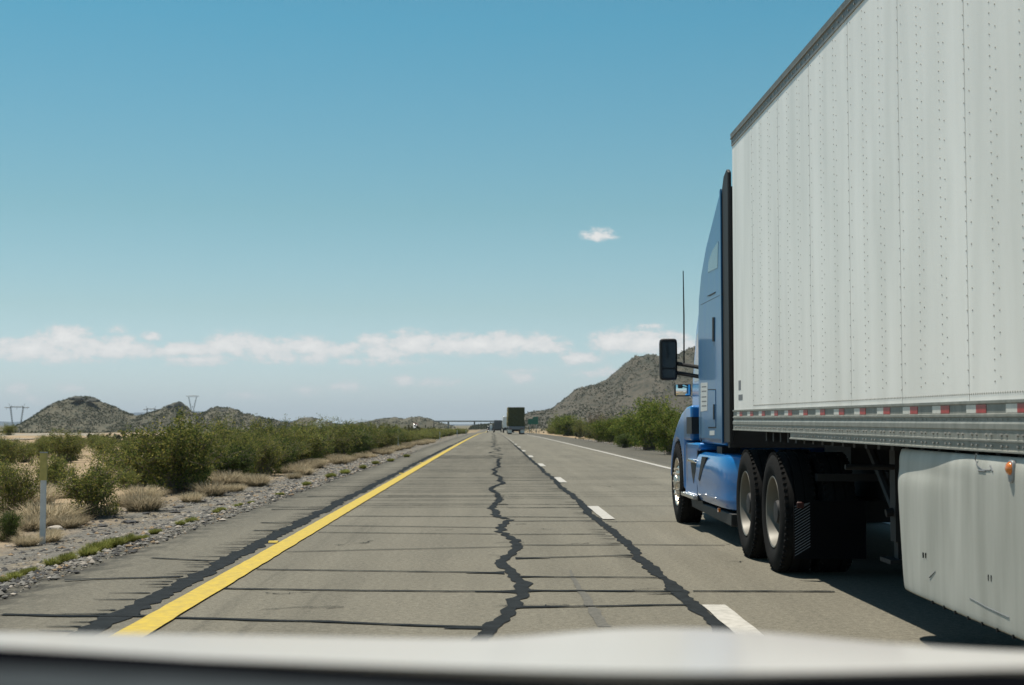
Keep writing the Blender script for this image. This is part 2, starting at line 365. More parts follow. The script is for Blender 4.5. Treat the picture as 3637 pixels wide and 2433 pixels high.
def land_material():
    m = bpy.data.materials.new('desert_soil'); m.use_nodes = True; nt = m.node_tree; L = nt.links.new
    p = nt.nodes['Principled BSDF']; p.inputs['Roughness'].default_value = .95; p.inputs['Specular IOR Level'].default_value = .15
    tc = node(nt, 'ShaderNodeTexCoord'); src = tc.outputs['Object']
    def nz(scale, detail, st=(1, 1, 1)):
        mp = node(nt, 'ShaderNodeMapping'); mp.inputs['Scale'].default_value = st; L(src, mp.inputs[0])
        n = node(nt, 'ShaderNodeTexNoise'); n.inputs['Scale'].default_value = scale; n.inputs['Detail'].default_value = detail
        L(mp.outputs[0], n.inputs['Vector']); return n.outputs[0]
    def rmp(v, a, b, c=0, d=1):
        n = node(nt, 'ShaderNodeMapRange'); L(v, n.inputs[0])
        for i, q in enumerate((a, b, c, d)): n.inputs[1+i].default_value = q
        return n.outputs[0]
    def mix(f, a, b):
        n = node(nt, 'ShaderNodeMix', data_type='RGBA'); L(f, n.inputs[0])
        for i, c in ((6, a), (7, b)):
            if isinstance(c, tuple): n.inputs[i].default_value = (*c, 1)
            else: L(c, n.inputs[i])
        return n.outputs[2]
    sand = mix(rmp(nz(.12, 6), .42, .6), (.36, .27, .175), (.27, .205, .13))
    sand = mix(rmp(nz(2.5, 6), .5, .68, 0, .8), sand, (.17, .14, .085))
    grav = mix(rmp(nz(22, 4), .35, .65), (.085, .083, .076), (.19, .18, .158))
    grav = mix(rmp(nz(3, 5, (1, .4, 1)), .5, .64, 0, .6), grav, (.22, .18, .12))
    grav = mix(rmp(nz(8, 5, (.6, 1.6, 1)), .58, .66, 0, .85), grav, (.045, .045, .045))
    sep = node(nt, 'ShaderNodeSeparateXYZ'); L(src, sep.inputs[0])
    wob = node(nt, 'ShaderNodeMath', operation='MULTIPLY_ADD'); L(nz(.8, 4), wob.inputs[0]); wob.inputs[1].default_value = 2.2; L(sep.outputs[0], wob.inputs[2])
    left = rmp(wob.outputs[0], -5.4, -4.1)
    right = rmp(wob.outputs[0], 9.6, 11.2)
    inv = node(nt, 'ShaderNodeMath', operation='SUBTRACT'); inv.inputs[0].default_value = 1; L(right, inv.inputs[1])
    both = node(nt, 'ShaderNodeMath', operation='MULTIPLY'); L(left, both.inputs[0]); L(inv.outputs[0], both.inputs[1])
    cov = rmp(sep.outputs[1], 350, 1000, 0, .85)
    sand = mix(cov, sand, (.115, .108, .07))
    L(mix(both.outputs[0], sand, grav), p.inputs['Base Color'])
    bp = node(nt, 'ShaderNodeBump'); bp.inputs['Strength'].default_value = .6; bp.inputs['Distance'].default_value = .05
    L(nz(14, 6), bp.inputs['Height']); L(bp.outputs[0], p.inputs['Normal'])
    return m
M_road = road_material(); M_land = land_material()

def grid_mesh(name, xs, ys, fz, m):
    v = [(x, y, fz(x, y)) for y in ys for x in xs]; nx = len(xs)
    f = [(j*nx+i, j*nx+i+1, (j+1)*nx+i+1, (j+1)*nx+i) for j in range(len(ys)-1) for i in range(nx-1)]
    me = bpy.data.meshes.new(name); me.from_pydata(v, [], f); me.materials.append(m)
    me.polygons.foreach_set('use_smooth', [True]*len(f)); me.update(); return link(name, me)
def span(a, b, n): return [a+(b-a)*i/n for i in range(n)]
yl = span(-40, 8, 12) + span(8, 60, 90) + span(60, 200, 70) + span(200, 700, 80) + span(700, 2000, 40) + [2000*(1.2**i) for i in range(16)]
xl = [-26000, -15000, -9000, -5000, -3000, -1800] + span(-1200, -300, 18) + span(-300, -80, 30) + span(-80, -20, 40) + span(-20, -3.75, 44) + [-3.75, -3.6, -3.45, 0, 4, 8.0, 8.2] \
     + span(8.4, 20, 24) + span(20, 80, 20) + span(80, 400, 16) + [400, 700, 1200, 2000, 4000, 8000, 16000, 26000]
def zl2(x, y):
    z = zland(x, y)
    if -3.65 < x < 8.25: z = zroad(max(0, y)) - .08
    return z
tag(grid_mesh('ground', xl, yl, zl2, M_land), kind='structure')
# carriageway with a ragged left edge
ry = span(-40, 8, 12) + span(8, 40, 130) + span(40, 120, 80) + span(120, 700, 120) + span(700, 2000, 20) + [2000]
rv = []; rf = []
rx = [-3.75, -3.2, -2.6, 0, 1.5, 5, 6.5, 8.1]
for y in ry:
    for i, x in enumerate(rx):
        dx = 0
        if i == 0: dx = .07*noise.noise(Vector((0, y*1.7, 0))) + .10*noise.noise(Vector((0, y*.35, 9)))
        if i == 7: dx = .15*noise.noise(Vector((5, y*.6, 0)))
        rv.append((x+dx, y, zroad(max(0, y)) - (.02 if i in (0, 7) else 0)))
n = len(rx)
me = bpy.data.meshes.new('road'); me.from_pydata(rv, [], [(j*n+i, j*n+i+1, (j+1)*n+i+1, (j+1)*n+i) for j in range(len(ry)-1) for i in range(n-1)])
me.materials.append(M_road); tag(link('road', me), kind='structure')

def strip(mb, pts, widths, h, m=0, jitter=0, seed=0):
    """flat strip on the road along pts (x, y); ragged edges when jitter > 0"""
    rnd = random.Random(seed); vs = []
    if isinstance(widths, (int, float)): widths = [widths]*len(pts)
    for i, (x, y) in enumerate(pts):
        a = Vector(pts[max(0, i-1)]); b = Vector(pts[min(len(pts)-1, i+1)]); t = (b-a).normalized() if (b-a).length > 0 else Vector((0, 1))
        nx, ny = -t.y, t.x; w = widths[i]/2
        w1 = w*(1+rnd.uniform(-jitter, jitter)); w2 = w*(1+rnd.uniform(-jitter, jitter))
        vs += [(x+nx*w1, y+ny*w1, zroad(max(0, y+ny*w1))+h), (x-nx*w2, y-ny*w2, zroad(max(0, y-ny*w2))+h)]
    mb.add(vs, [(2*i, 2*i+1, 2*i+3, 2*i+2) for i in range(len(pts)-1)], m)
mb = MB(); strip(mb, [(-2.13, y) for y in ry if y > -38], .2, .012, jitter=.05, seed=3); tag(mb.build('yellow_edge_line', M_yellow), kind='structure')
mb = MB(); strip(mb, [(5.0, y) for y in ry if y > -38], .17, .012, jitter=.05, seed=4); tag(mb.build('white_edge_line', M_wpaint), kind='structure')
mb = MB()
for k in range(-2, 60):
    y1 = 10.18 + 12.19*k; y0 = y1 - 3.05
    strip(mb, [(1.52+.01*math.sin(k), y0+(y1-y0)*i/8) for i in range(9)], .16, .012, jitter=.06, seed=k+50)
tag(mb.build('lane_dash_line', M_wpaint), kind='structure')

def tar_seams():
    mb = MB(); rnd = random.Random(11); H = .006
    def wig(pts, step, amp, fr, seed):
        out = []
        for (a, b) in zip(pts[:-1], pts[1:]):
            n = max(2, int((Vector(b)-Vector(a)).length/step))
            for i in range(n):
                t = i/n; x = a[0]+(b[0]-a[0])*t; y = a[1]+(b[1]-a[1])*t
                out.append((x+amp*noise.noise(Vector((x*fr, y*fr, seed))), y+amp*noise.noise(Vector((x*fr, y*fr, seed+7)))))
        out.append(pts[-1]); return out
    # centre crack wandering along the lane
    c = [(1690,2300),(1730,2242),(1800,2185),(1862,2085),(1835,2050),(1784,2001),(1795,1972),(1838,1947),(1830,1920),(1776,1888),(1785,1865),(1812,1846)]
    pts = [tuple(on_ground(x, y)[:2]) for x, y in c]
    c2 = [(1800,1843),(1762,1834),(1758,1812),(1745,1806),(1776,1772),(1768,1756),(1742,1738),(1752,1729),(1790,1716),(1774,1706),(1780,1694),(1752,1683),(1762,1674),(1750,1666),(1775,1657),(1768,1650)]
    p2 = [tuple(on_ground(x, y)[:2]) for x, y in c2]
    Y = p2[-1][1]; x = p2[-1][0]
    while Y < 330:
        Y += rnd.uniform(.9, 2.6); x = .2 + rnd.uniform(-.30, .30); p2.append((x, Y))
    for i, pp in enumerate((pts, p2)):
        w = wig(pp, .10, .06, 3.4, i*3)
        strip(mb, w, [.10*(1+.35*noise.noise(Vector((q[0]*2, q[1]*1.5, 4)))) for q in w], H, jitter=.25, seed=i)
    # band beside the yellow line and beside the lane dashes
    for xc, wd, sd in ((-2.42, .17, 1), (1.39, .11, 2)):
        w = [(xc+.05*noise.noise(Vector((sd, y*.9, 0)))+.05*noise.noise(Vector((sd, y*.22, 5))), y) for y in np.concatenate([np.arange(6.5, 40, .1), np.arange(40, 120, .4), np.arange(120, 420, 2)])]
        ww = []
        for q in w:
            s = wd*(1+.5*noise.noise(Vector((sd*3, q[1]*1.3, 1)))+.35*noise.noise(Vector((sd*5, q[1]*5, 1))))
            if q[1] > 90: s = wd*.55
            ww.append(s)
        strip(mb, w, ww, H, jitter=.3, seed=sd)
    # transverse seams, measured near the car, then at irregular spacing
    def cross(x0, y0, x1, y1, w):
        pp = wig([(x0, y0), ((x0+x1)/2, (y0+y1)/2+rnd.uniform(-.05, .05)), (x1, y1)], .1, .03, 1.6, rnd.random()*50)
        strip(mb, pp, [w*(1+.4*noise.noise(Vector((q[0]*4, q[1], 2)))) for q in pp], H+.002, jitter=.25, seed=int(rnd.random()*999))
    for (a, b, c_, d, w) in [(600,2196,1752,2233,.07),(790,2092,1830,2103,.055),(908,2023,1783,2036,.05),(1013,1961,1815,1943,.035),(1130,1891,1766,1898,.045),(1169,1868,1775,1875,.05),
            (1220,1834,2090,1838,.06),(1825,2158,2450,2150,.06),(1862,2100,2425,2102,.07),(1838,2050,2370,2053,.05),(1838,1984,2250,1974,.05),(1830,1937,2200,1936,.05),(1780,1900,2150,1898,.05),(1812,1852,2110,1850,.06),
            (2467,2102,2964,2103,.055),(2225,1936,2575,1938,.04),(2170,1854,2420,1853,.04),(0,2184,519,2190,.08),(235,2062,640,2050,.07),(535,1983,745,1993,.06),(964,1810,1134,1808,.08),(930,1857,1062,1858,.09),(900,1885,1020,1886,.08),
            (1090,1764,1250,1763,.08),(1180,1728,1318,1728,.08)]:
        p = on_ground(a, b); q = on_ground(c_, d); cross(p.x, p.y, q.x, q.y, w)
    y = 21.0
    while y < 110:
        y += rnd.uniform(.35, 1.1) if y < 60 else rnd.uniform(1, 3)
        r = rnd.random()
        wk = 1+max(0, y-22)/28
        if r < .85: cross(-2.05, y, rnd.uniform(0, .3), y+rnd.uniform(-.15, .15), rnd.uniform(.035, .065)*wk)
        if rnd.random() < .88: yy = y+rnd.uniform(-.4, .4); cross(rnd.uniform(0, .3), yy, 1.35, yy+rnd.uniform(-.15, .15), rnd.uniform(.04, .075)*wk)
        if rnd.random() < .4: cross(1.45, y+.2, rnd.uniform(2.6, 4.9), y+rnd.uniform(-.1, .4), rnd.uniform(.025, .05))
        if rnd.random() < .4: cross(-3.6, y+.1, -2.45, y+rnd.uniform(-.1, .3), rnd.uniform(.04, .07))
    for k in range(26):
        y = 9+22*rnd.random()**1.5; x = rnd.uniform(-1.9, 4.6); pp = [(x, y)]
        for q in range(rnd.randint(5, 14)): pp.append((pp[-1][0]+rnd.uniform(-.09, .13), pp[-1][1]+rnd.uniform(-.07, .09)))
        strip(mb, pp, rnd.uniform(.008, .016), H, jitter=.5, seed=k)
    for (px, py, dx) in ((1752,2233,-1),(1862,2100,1),(1830,2103,-1),(1838,1984,1),(1783,2036,-1),(1838,2050,1),(1825,2158,1)):
        p = on_ground(px, py); strip(mb, [(p.x-dx*.02, p.y), (p.x+dx*.06, p.y), (p.x+dx*.16, p.y), (p.x+dx*.3, p.y)], [.22, .14, .07, .04], H+.001, jitter=.2, seed=px)
    # worn rumble grooves catching tar along the shoulder
    y = 8.2
    while y < 60:
        if rnd.random() < .8:
            ln = rnd.uniform(.12, .38); s = -2.48-rnd.uniform(0, .05)
            strip(mb, [(s-ln*i/4, y+rnd.uniform(-.01, .01)) for i in range(5)], [.05*(1-.2*i) for i in range(5)], H, jitter=.4, seed=int(y*100))
        if rnd.random() < .22:
            strip(mb, [(1.34-.05*i, y+.1+rnd.uniform(-.02, .02)) for i in range(5)], [.06*(1-.22*i) for i in range(5)], H, jitter=.4, seed=int(y*77))
        y += .2
    # small patches and a skid mark flake
    return tag(mb.build('tar_seams', M_tar), kind='structure')
tar_seams()
# rubber skid mark
mb = MB(); SK = [on_ground(a*K, b*K) for a, b in ((1306,1305),(1312,1325),(1325,1346),(1345,1376),(1366,1408),(1392,1445))]
strip(mb, [(p.x+(q.x-p.x)*t, p.y+(q.y-p.y)*t) for p, q in zip(SK[:-1], SK[1:]) for t in (0, .25, .5, .75)], [.015+.055*min(1, i/12) for i in range(20)], .004, jitter=.35, seed=5)
M_skid = mat('skid_rubber', (.088,.084,.070), .8, var=.3, scale=30)
tag(mb.build('skid_mark', M_skid), kind='structure')

# ------------------------------------------------------------------ semi trailer and truck
TX, TY = 3.655, 13.2
def lt(X, Y, z): return (X-TX, Y-TY, z)
trailer = thing('semi_trailer', (TX, TY, 0), 'tall white riveted box trailer in the right lane, coupled behind a blue truck', 'trailer', rot=(math.radians(.17), 0, math.radians(.22)))
truck = thing('semi_truck', (TX, TY, 0), 'blue truck tractor with black mirror and antenna pulling the white box trailer', 'truck', rot=(0, 0, math.radians(.2)))
FY, RY = 1.13, -15.0        # trailer front and rear in local y
HW = 1.295
SEAMS = [.04 + 1.0 - i*1.19 - .96 for i in range(13)]
SEAMS = [13.27-TY - 1.187*i for i in range(12)]
def make_trailer():
    t = trailer
    # left wall: panels with shallow lap joints, posts and rivets
    for side in (-1, 1):
        mb = MB()
        ys = [FY] + [FY-.17] + SEAMS + [RY]
        for i in range(len(ys)-1):
            a, b = ys[i+1]+.004, ys[i]-.004
            x0, x1 = sorted((side*HW, side*(HW-.03)))
            mb.box(x0, x1, a, b, 1.38, 4.0, 0)
        x0, x1 = sorted((side*(HW-.004), side*(HW-.035)))
        mb.box(x0, x1, RY, FY, 1.381, 3.999, 1)
        if side < 0:
            def rivet(y, z, r=.006, h=.0035):
                x = -HW; vs = [(x-h, y, z)]
                for k in range(6):
                    g = k*math.pi/3; vs.append((x-h*.8, y+r*.6*math.cos(g), z+r*.6*math.sin(g)))
                for k in range(6):
                    g = k*math.pi/3; vs.append((x+.001, y+r*math.cos(g), z+r*math.sin(g)))
                fs = [(0, 1+k, 1+(k+1) % 6) for k in range(6)] + [(1+k, 7+k, 7+(k+1) % 6, 1+(k+1) % 6) for k in range(6)]
                mb.add(vs, fs, 2)
            for s in SEAMS:
                if s < -8.5: break
                w = 1.187
                for off, dz, ph in ((.012, .075, 0), (-.07, .11, .04), (-w/3+.02, .052, .01), (-w/3-.06, .104, .03), (-2*w/3+.02, .052, .02), (-2*w/3-.06, .104, .05)):
                    z = 1.46+ph
                    while z < 3.95:
                        rivet(s+off, z); z += dz
                y = s
                while y > s-w: rivet(y, 1.415, .007, .004); y -= .032
        mb.build('side_wall', [M_white, M_seam, M_rivet], t)
    # small decals near the front edge
    for (p, q) in (((2624, 1353), (2632, 1386)), ((2624, 1403), (2638, 1421))):
        a = on_side(*p, 2.36); b = on_side(*q, 2.36)
        y0, y1 = sorted((a.y-TY, b.y-TY)); z0, z1 = sorted((a.z, b.z)); mb = MB(); mb.box(-HW-.002, -HW+.004, y0, y1, z0, z1); mb.build('decal', M_ink, t)
    for side in (-1, 1):
        s = side
        prof = [(0,1.380),(.014,1.380),(.014,1.366),(.005,1.362),(.005,1.318),(.012,1.314),(.012,1.302),(.004,1.298),(.004,1.280),(.013,1.268),(.013,1.243),(.008,1.238),(.008,1.195),(.014,1.192),(.014,1.184),(-.02,1.184),(-.02,1.380)]
        mb = MB(); mb.prism_y([(s*(HW+a), z) for a, z in prof], RY, FY)
        mb.prism_y([(s*(HW+a), z) for a, z in [(-.02,1.183),(.006,1.183),(.006,1.146),(.014,1.142),(.014,1.134),(-.02,1.134)]], RY, 11.66-TY)
        if s < 0:
            y = FY-.12
            while y > -8.2:
                for dy in (0, -.07):
                    mb.tube([(-HW-.016, y+dy, 1.216), (-HW, y+dy, 1.216)], .008, 6, 1)
                    if y+dy < 11.6-TY: mb.tube([(-HW-.014, y+dy, 1.163), (-HW, y+dy, 1.163)], .007, 6, 1)
                    mb.tube([(-HW-.007, y+dy, 1.289), (-HW, y+dy, 1.289)], .005, 6, 1)
                y -= .21
        mb.build('bottom_rail', [M_rail, M_rivet], t)
        mb = MB(); mb.prism_y([(s*(HW+a), z) for a, z in [(.008,3.965),(.008,4.03),(.02,4.034),(.02,4.042),(.012,4.046),(.018,4.085),(-.05,4.10),(-.05,3.965)]], RY, FY)
        if s < 0:
            y = FY-.05
            while y > -9: mb.tube([(-HW-.014, y, 4.0), (-HW-.006, y, 4.0)], .008, 6, 1); y -= .15
        mb.build('top_rail', [M_toprail, M_rivet], t)
    # reflective tape
    k = -2; rnd = random.Random(3)
    while True:
        y1 = 7.22-TY + .5635*k
        if y1 > FY: break
        if y1 < FY-.02 and y1 > -14.5:
            mb = MB(); mb.box(-HW-.0075, -HW-.0055, y1-.145, y1, 1.32, 1.361); mb.build('reflector_strip', M_red, t)
            mb = MB(); mb.box(-HW-.0075, -HW-.0055, y1, min(FY, y1+.145), 1.32, 1.361); mb.build('reflector_strip', M_tapewhite, t)
        k += 1
    mb = MB(); mb.box(-HW+.05, HW-.05, RY, FY, 4.06, 4.09); mb.build('roof', M_white, t)
    mb = MB(); mb.box(-HW+.03, HW-.03, FY-.04, FY-.005, 1.19, 4.05)
    for x in np.arange(-1.1, 1.2, .44): mb.box(x, x+.04, FY-.003, FY+.01, 1.25, 4.0)
    mb.build('front_wall', M_white, t, bevel=.008)
    mb = MB(); mb.box(-HW+.03, HW-.03, RY, RY+.04, 1.19, 4.05)
    for s in (-1, 1): mb.box(s*.6-.02, s*.6+.02, RY-.03, RY-.002, 1.3, 4.0)
    mb.build('rear_door', M_white, t)
    mb = MB(); mb.box(-HW+.05, HW-.05, RY+.05, FY-.05, 1.20, 1.24)
    y = RY+.2
    while y < FY-1.2: mb.box(-HW+.06, HW-.06, y, y+.06, 1.10, 1.198); y += .31
    for x in (-.5, .4): mb.box(x, x+.09, RY+.1, -2.2, .98, 1.098)
    mb.build('floor_frame', M_frame, t)
    mb = MB(); mb.prism_y([(-.65,1.199),(.65,1.199),(.55,1.12),(-.55,1.12)], -.6, .9); mb.build('coupler_plate', M_frame, t)
    # landing gear
    for x in (-.80, .66):
        mb = MB(); yl_ = 10.55-TY
        mb.box(x, x+.14, yl_-.07, yl_+.07, .42, 1.098); mb.box(x+.02, x+.12, yl_-.05, yl_+.05, .30, .42); mb.box(x-.06, x+.20, yl_-.14, yl_+.14, .27, .30)
        mb.tube([(x+.07, yl_+.06, .55), (x+.07, yl_+.95, 1.12)], .035, 8); mb.tube([(x+.07, yl_-.06, .6), (x+.07, yl_-.5, 1.1)], .03, 8)
        mb.build('landing_leg', M_frame, t)
    mb = MB(); mb.tube([(-.85, 10.55-TY, .62), (.85, 10.55-TY, .9)], .03); mb.tube([(-1.15, 10.5-TY, .95), (.85, 10.5-TY, .95)], .02); mb.build('landing_gear_brace', M_frame, t)
    # side skirts: white panel that turns in at the front
    for s in (-1, 1):
        ys = [8.95, 8.91, 8.85, 8.75, 8.58, 8.32] + [8.2-.35*i for i in range(1, 17)]
        xin = [.15, .085, .045, .022, .010, .005] + [.0]*16
        outer = []; rows = [1.12, 1.08, 1.04, .985, .94, .8, .55, .292]
        vs = []; nR = len(rows)
        for y, xi in zip(ys, xin):
            for j, z in enumerate(rows):
                yy = y-TY - (.14*(1.12-z)/.83 if y > 8.5 else (.06*(1.12-z)/.83 if y > 8.3 else 0))
                bow = .006*noise.noise(Vector((y*.45, z*.9, 2+s)))
                top = (.022 if j == 0 else (.006 if j == 1 else 0))
                fl = -.018*(1-sstep(7.45, 7.95, y)) + .012*sstep(7.55, 8.0, y)
                low_ = -.012*sstep(.97, .90, z) if False else (-.016 if z < .95 else 0)*sstep(7.55, 8.0, y)
                vs.append((s*(HW-.004-xi-top-fl-low_+bow), yy, z))
        fs = [(i*nR+j, i*nR+j+1, (i+1)*nR+j+1, (i+1)*nR+j) for i in range(len(ys)-1) for j in range(nR-1)]
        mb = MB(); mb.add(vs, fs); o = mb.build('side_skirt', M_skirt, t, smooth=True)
        so = o.modifiers.new('thick', 'SOLIDIFY'); so.thickness = .012; so.offset = -1 if s < 0 else 1
        sub = o.modifiers.new('round', 'SUBSURF'); sub.levels = 2; sub.render_levels = 2
        if s < 0:
            skirt = o
            def sx(y):
                fl = -.018*(1-sstep(7.45, 7.95, y)) + .012*sstep(7.55, 8.0, y); return -(HW-.004-fl+.016*sstep(7.55, 8.0, y))
            for (px, py) in ((3275,1960),(3284,1961),(3514,2036),(3524,2038)):
                q = on_side(px, py, 2.375); mb = MB(); mb.prism_x([(q.y-TY-.005,q.z+.012),(q.y-TY+.005,q.z+.012),(q.y-TY+.004,q.z-.006),(q.y-TY,q.z-.018),(q.y-TY-.004,q.z-.006)], sx(q.y)-.004, sx(q.y)+.01); mb.build('fastener', M_black, skirt)
            y = 8.0-TY
            while y > 5.2-TY: mb = MB(); mb.box(sx(y+TY)-.004, sx(y+TY)+.012, y-.004, y+.004, .294, .312); mb.build('clip', M_black, skirt); y -= .21
                                             # scuffs
            def scuff(pts, w):
                P = [on_side(a, b, 2.364) for a, b in pts]
                mb = MB(); mb.tube([(sx(p.y)-.0005, p.y-TY, p.z) for p in P], w, 5); mb.build('scuff_mark', M_ink, skirt)
            scuff([(3462,1600),(3458,1620),(3466,1640),(3486,1656),(3512,1656)], .003); scuff([(3470,1658),(3495,1660)], .005); scuff([(3510,1640),(3520,1660)], .004)
            scuff([(3440,2110),(3500,2143),(3578,2178)], .003); scuff([(3290,2040),(3312,2018)], .004)
    # amber marker lamp
    q = on_side(3582, 1655, 2.36); yc, zc = q.y-TY, q.z
    mb = MB(); n = 20; poly = []
    for i in range(n):
        g = 2*math.pi*i/n; poly.append((yc+.035*math.copysign(abs(math.cos(g))**.6, math.cos(g)), zc-.006+.052*math.copysign(abs(math.sin(g))**.7, math.sin(g))))
    mb.prism_x(poly, -HW+.01, -HW-.022); lamp = mb.build('marker_lamp', M_galv, t, bevel=.005)
    mb = MB(); mb.lathe_x([(-.020,.0), (-.019,.012), (-.014,.023), (-.005,.030), (.004,.031)], (-HW-.022, yc, zc+.008), 24); mb.build('lens', M_amber, lamp, smooth=True)
    # rear bogie
    for y in (1.9-TY, .65-TY):
        for s in (-1, 1): make_wheel(t, s, s*(HW-.03), y, .505, .28, dual=True)

def make_wheel(parent, s, xo, y, r, w, dual=False, front=False):
    """s: side; xo: outer face; rim mesh is the part, tyre and hub its sub-parts"""
    c = (xo, y, r)
    d = -s
    mb = MB()
    if dual:
        mb.lathe_x([(d*.012,.305),(d*.005,.300),(d*.010,.288),(d*.05,.276),(d*.10,.268),(d*.16,.255),(d*.175,.22),(d*.165,.13),(d*.165,.0)], c, 44)
        for k in range(10):
            g = 2*math.pi*k/10; mb.tube([(c[0]+d*.168, c[1]+.17*math.cos(g), c[2]+.17*math.sin(g)), (c[0]+d*.13, c[1]+.17*math.cos(g), c[2]+.17*math.sin(g))], .017, 6)
    else:
        mb.lathe_x([(d*.012,.305),(d*.004,.300),(d*.012,.285),(d*.05,.272),(d*.06,.25),(d*.02,.19),(d*.0,.15),(d*.0,.0)], c, 44)
        for k in range(10):
            g = 2*math.pi*k/10; mb.tube([(c[0]+d*.012, c[1]+.168*math.cos(g), c[2]+.168*math.sin(g)), (c[0]-d*.025, c[1]+.168*math.cos(g), c[2]+.168*math.sin(g))], .016, 6)
            mb.tube([(c[0]+d*.045, c[1]+.225*math.cos(g+.3), c[2]+.225*math.sin(g+.3)), (c[0]+d*.02, c[1]+.225*math.cos(g+.3), c[2]+.225*math.sin(g+.3))], .02, 8, 1)
    rim = mb.build('wheel', [M_dish if dual else M_alu, M_black], parent, smooth=True)
    mb = MB()
    def tyre(x0):
        mb.lathe_x([(x0+d*.02,.300),(x0+d*.0,.33),(x0-d*.012,.40),(x0+d*.0,.455),(x0+d*.02,r-.018),(x0+d*.04,r-.003),(x0+d*.09,r),(x0+d*.092,r-.012),(x0+d*.105,r-.012),(x0+d*.107,r),(x0+d*.17,r),(x0+d*.172,r-.012),(x0+d*.185,r-.012),(x0+d*.187,r),(x0+d*(w-.04),r-.003),(x0+d*(w-.015),r-.02),(x0+d*w,.44),(x0+d*(w-.02),.30)], c, 56)
        for k in range(56):
            g = 2*math.pi*k/56; cg, sg = math.cos(g), math.sin(g)
            for xa, xb in ((.012, .04), (w-.04, w-.012)):
                tx, ty = -sg*.012, cg*.012; ra, rb = r-.025, r+.0005
                vs = [(c[0]+x0+d*x_, c[1]+rr*cg+q*tx, c[2]+rr*sg+q*ty) for x_ in (xa, xb) for rr in (ra, rb) for q in (-1, 1)]
                mb.add(vs, [(0,1,3,2),(4,6,7,5),(0,4,5,1),(2,3,7,6),(0,2,6,4),(1,5,7,3)])
    tyre(0)
    if dual: tyre(d*(w+.05))
    mb.build('tyre', M_tyre, rim, smooth=True)
    mb = MB()
    if dual: mb.lathe_x([(d*.165,.115),(d*.06,.105),(d*.03,.09),(d*.025,.0)], c, 28)
    else: mb.lathe_x([(-d*.0,.10),(-d*.015,.095),(-d*.03,.07),(-d*.032,.0)], c, 28)
    mb.build('hub', M_alu if not dual else M_frame, rim, smooth=True)
    return rim
make_trailer()

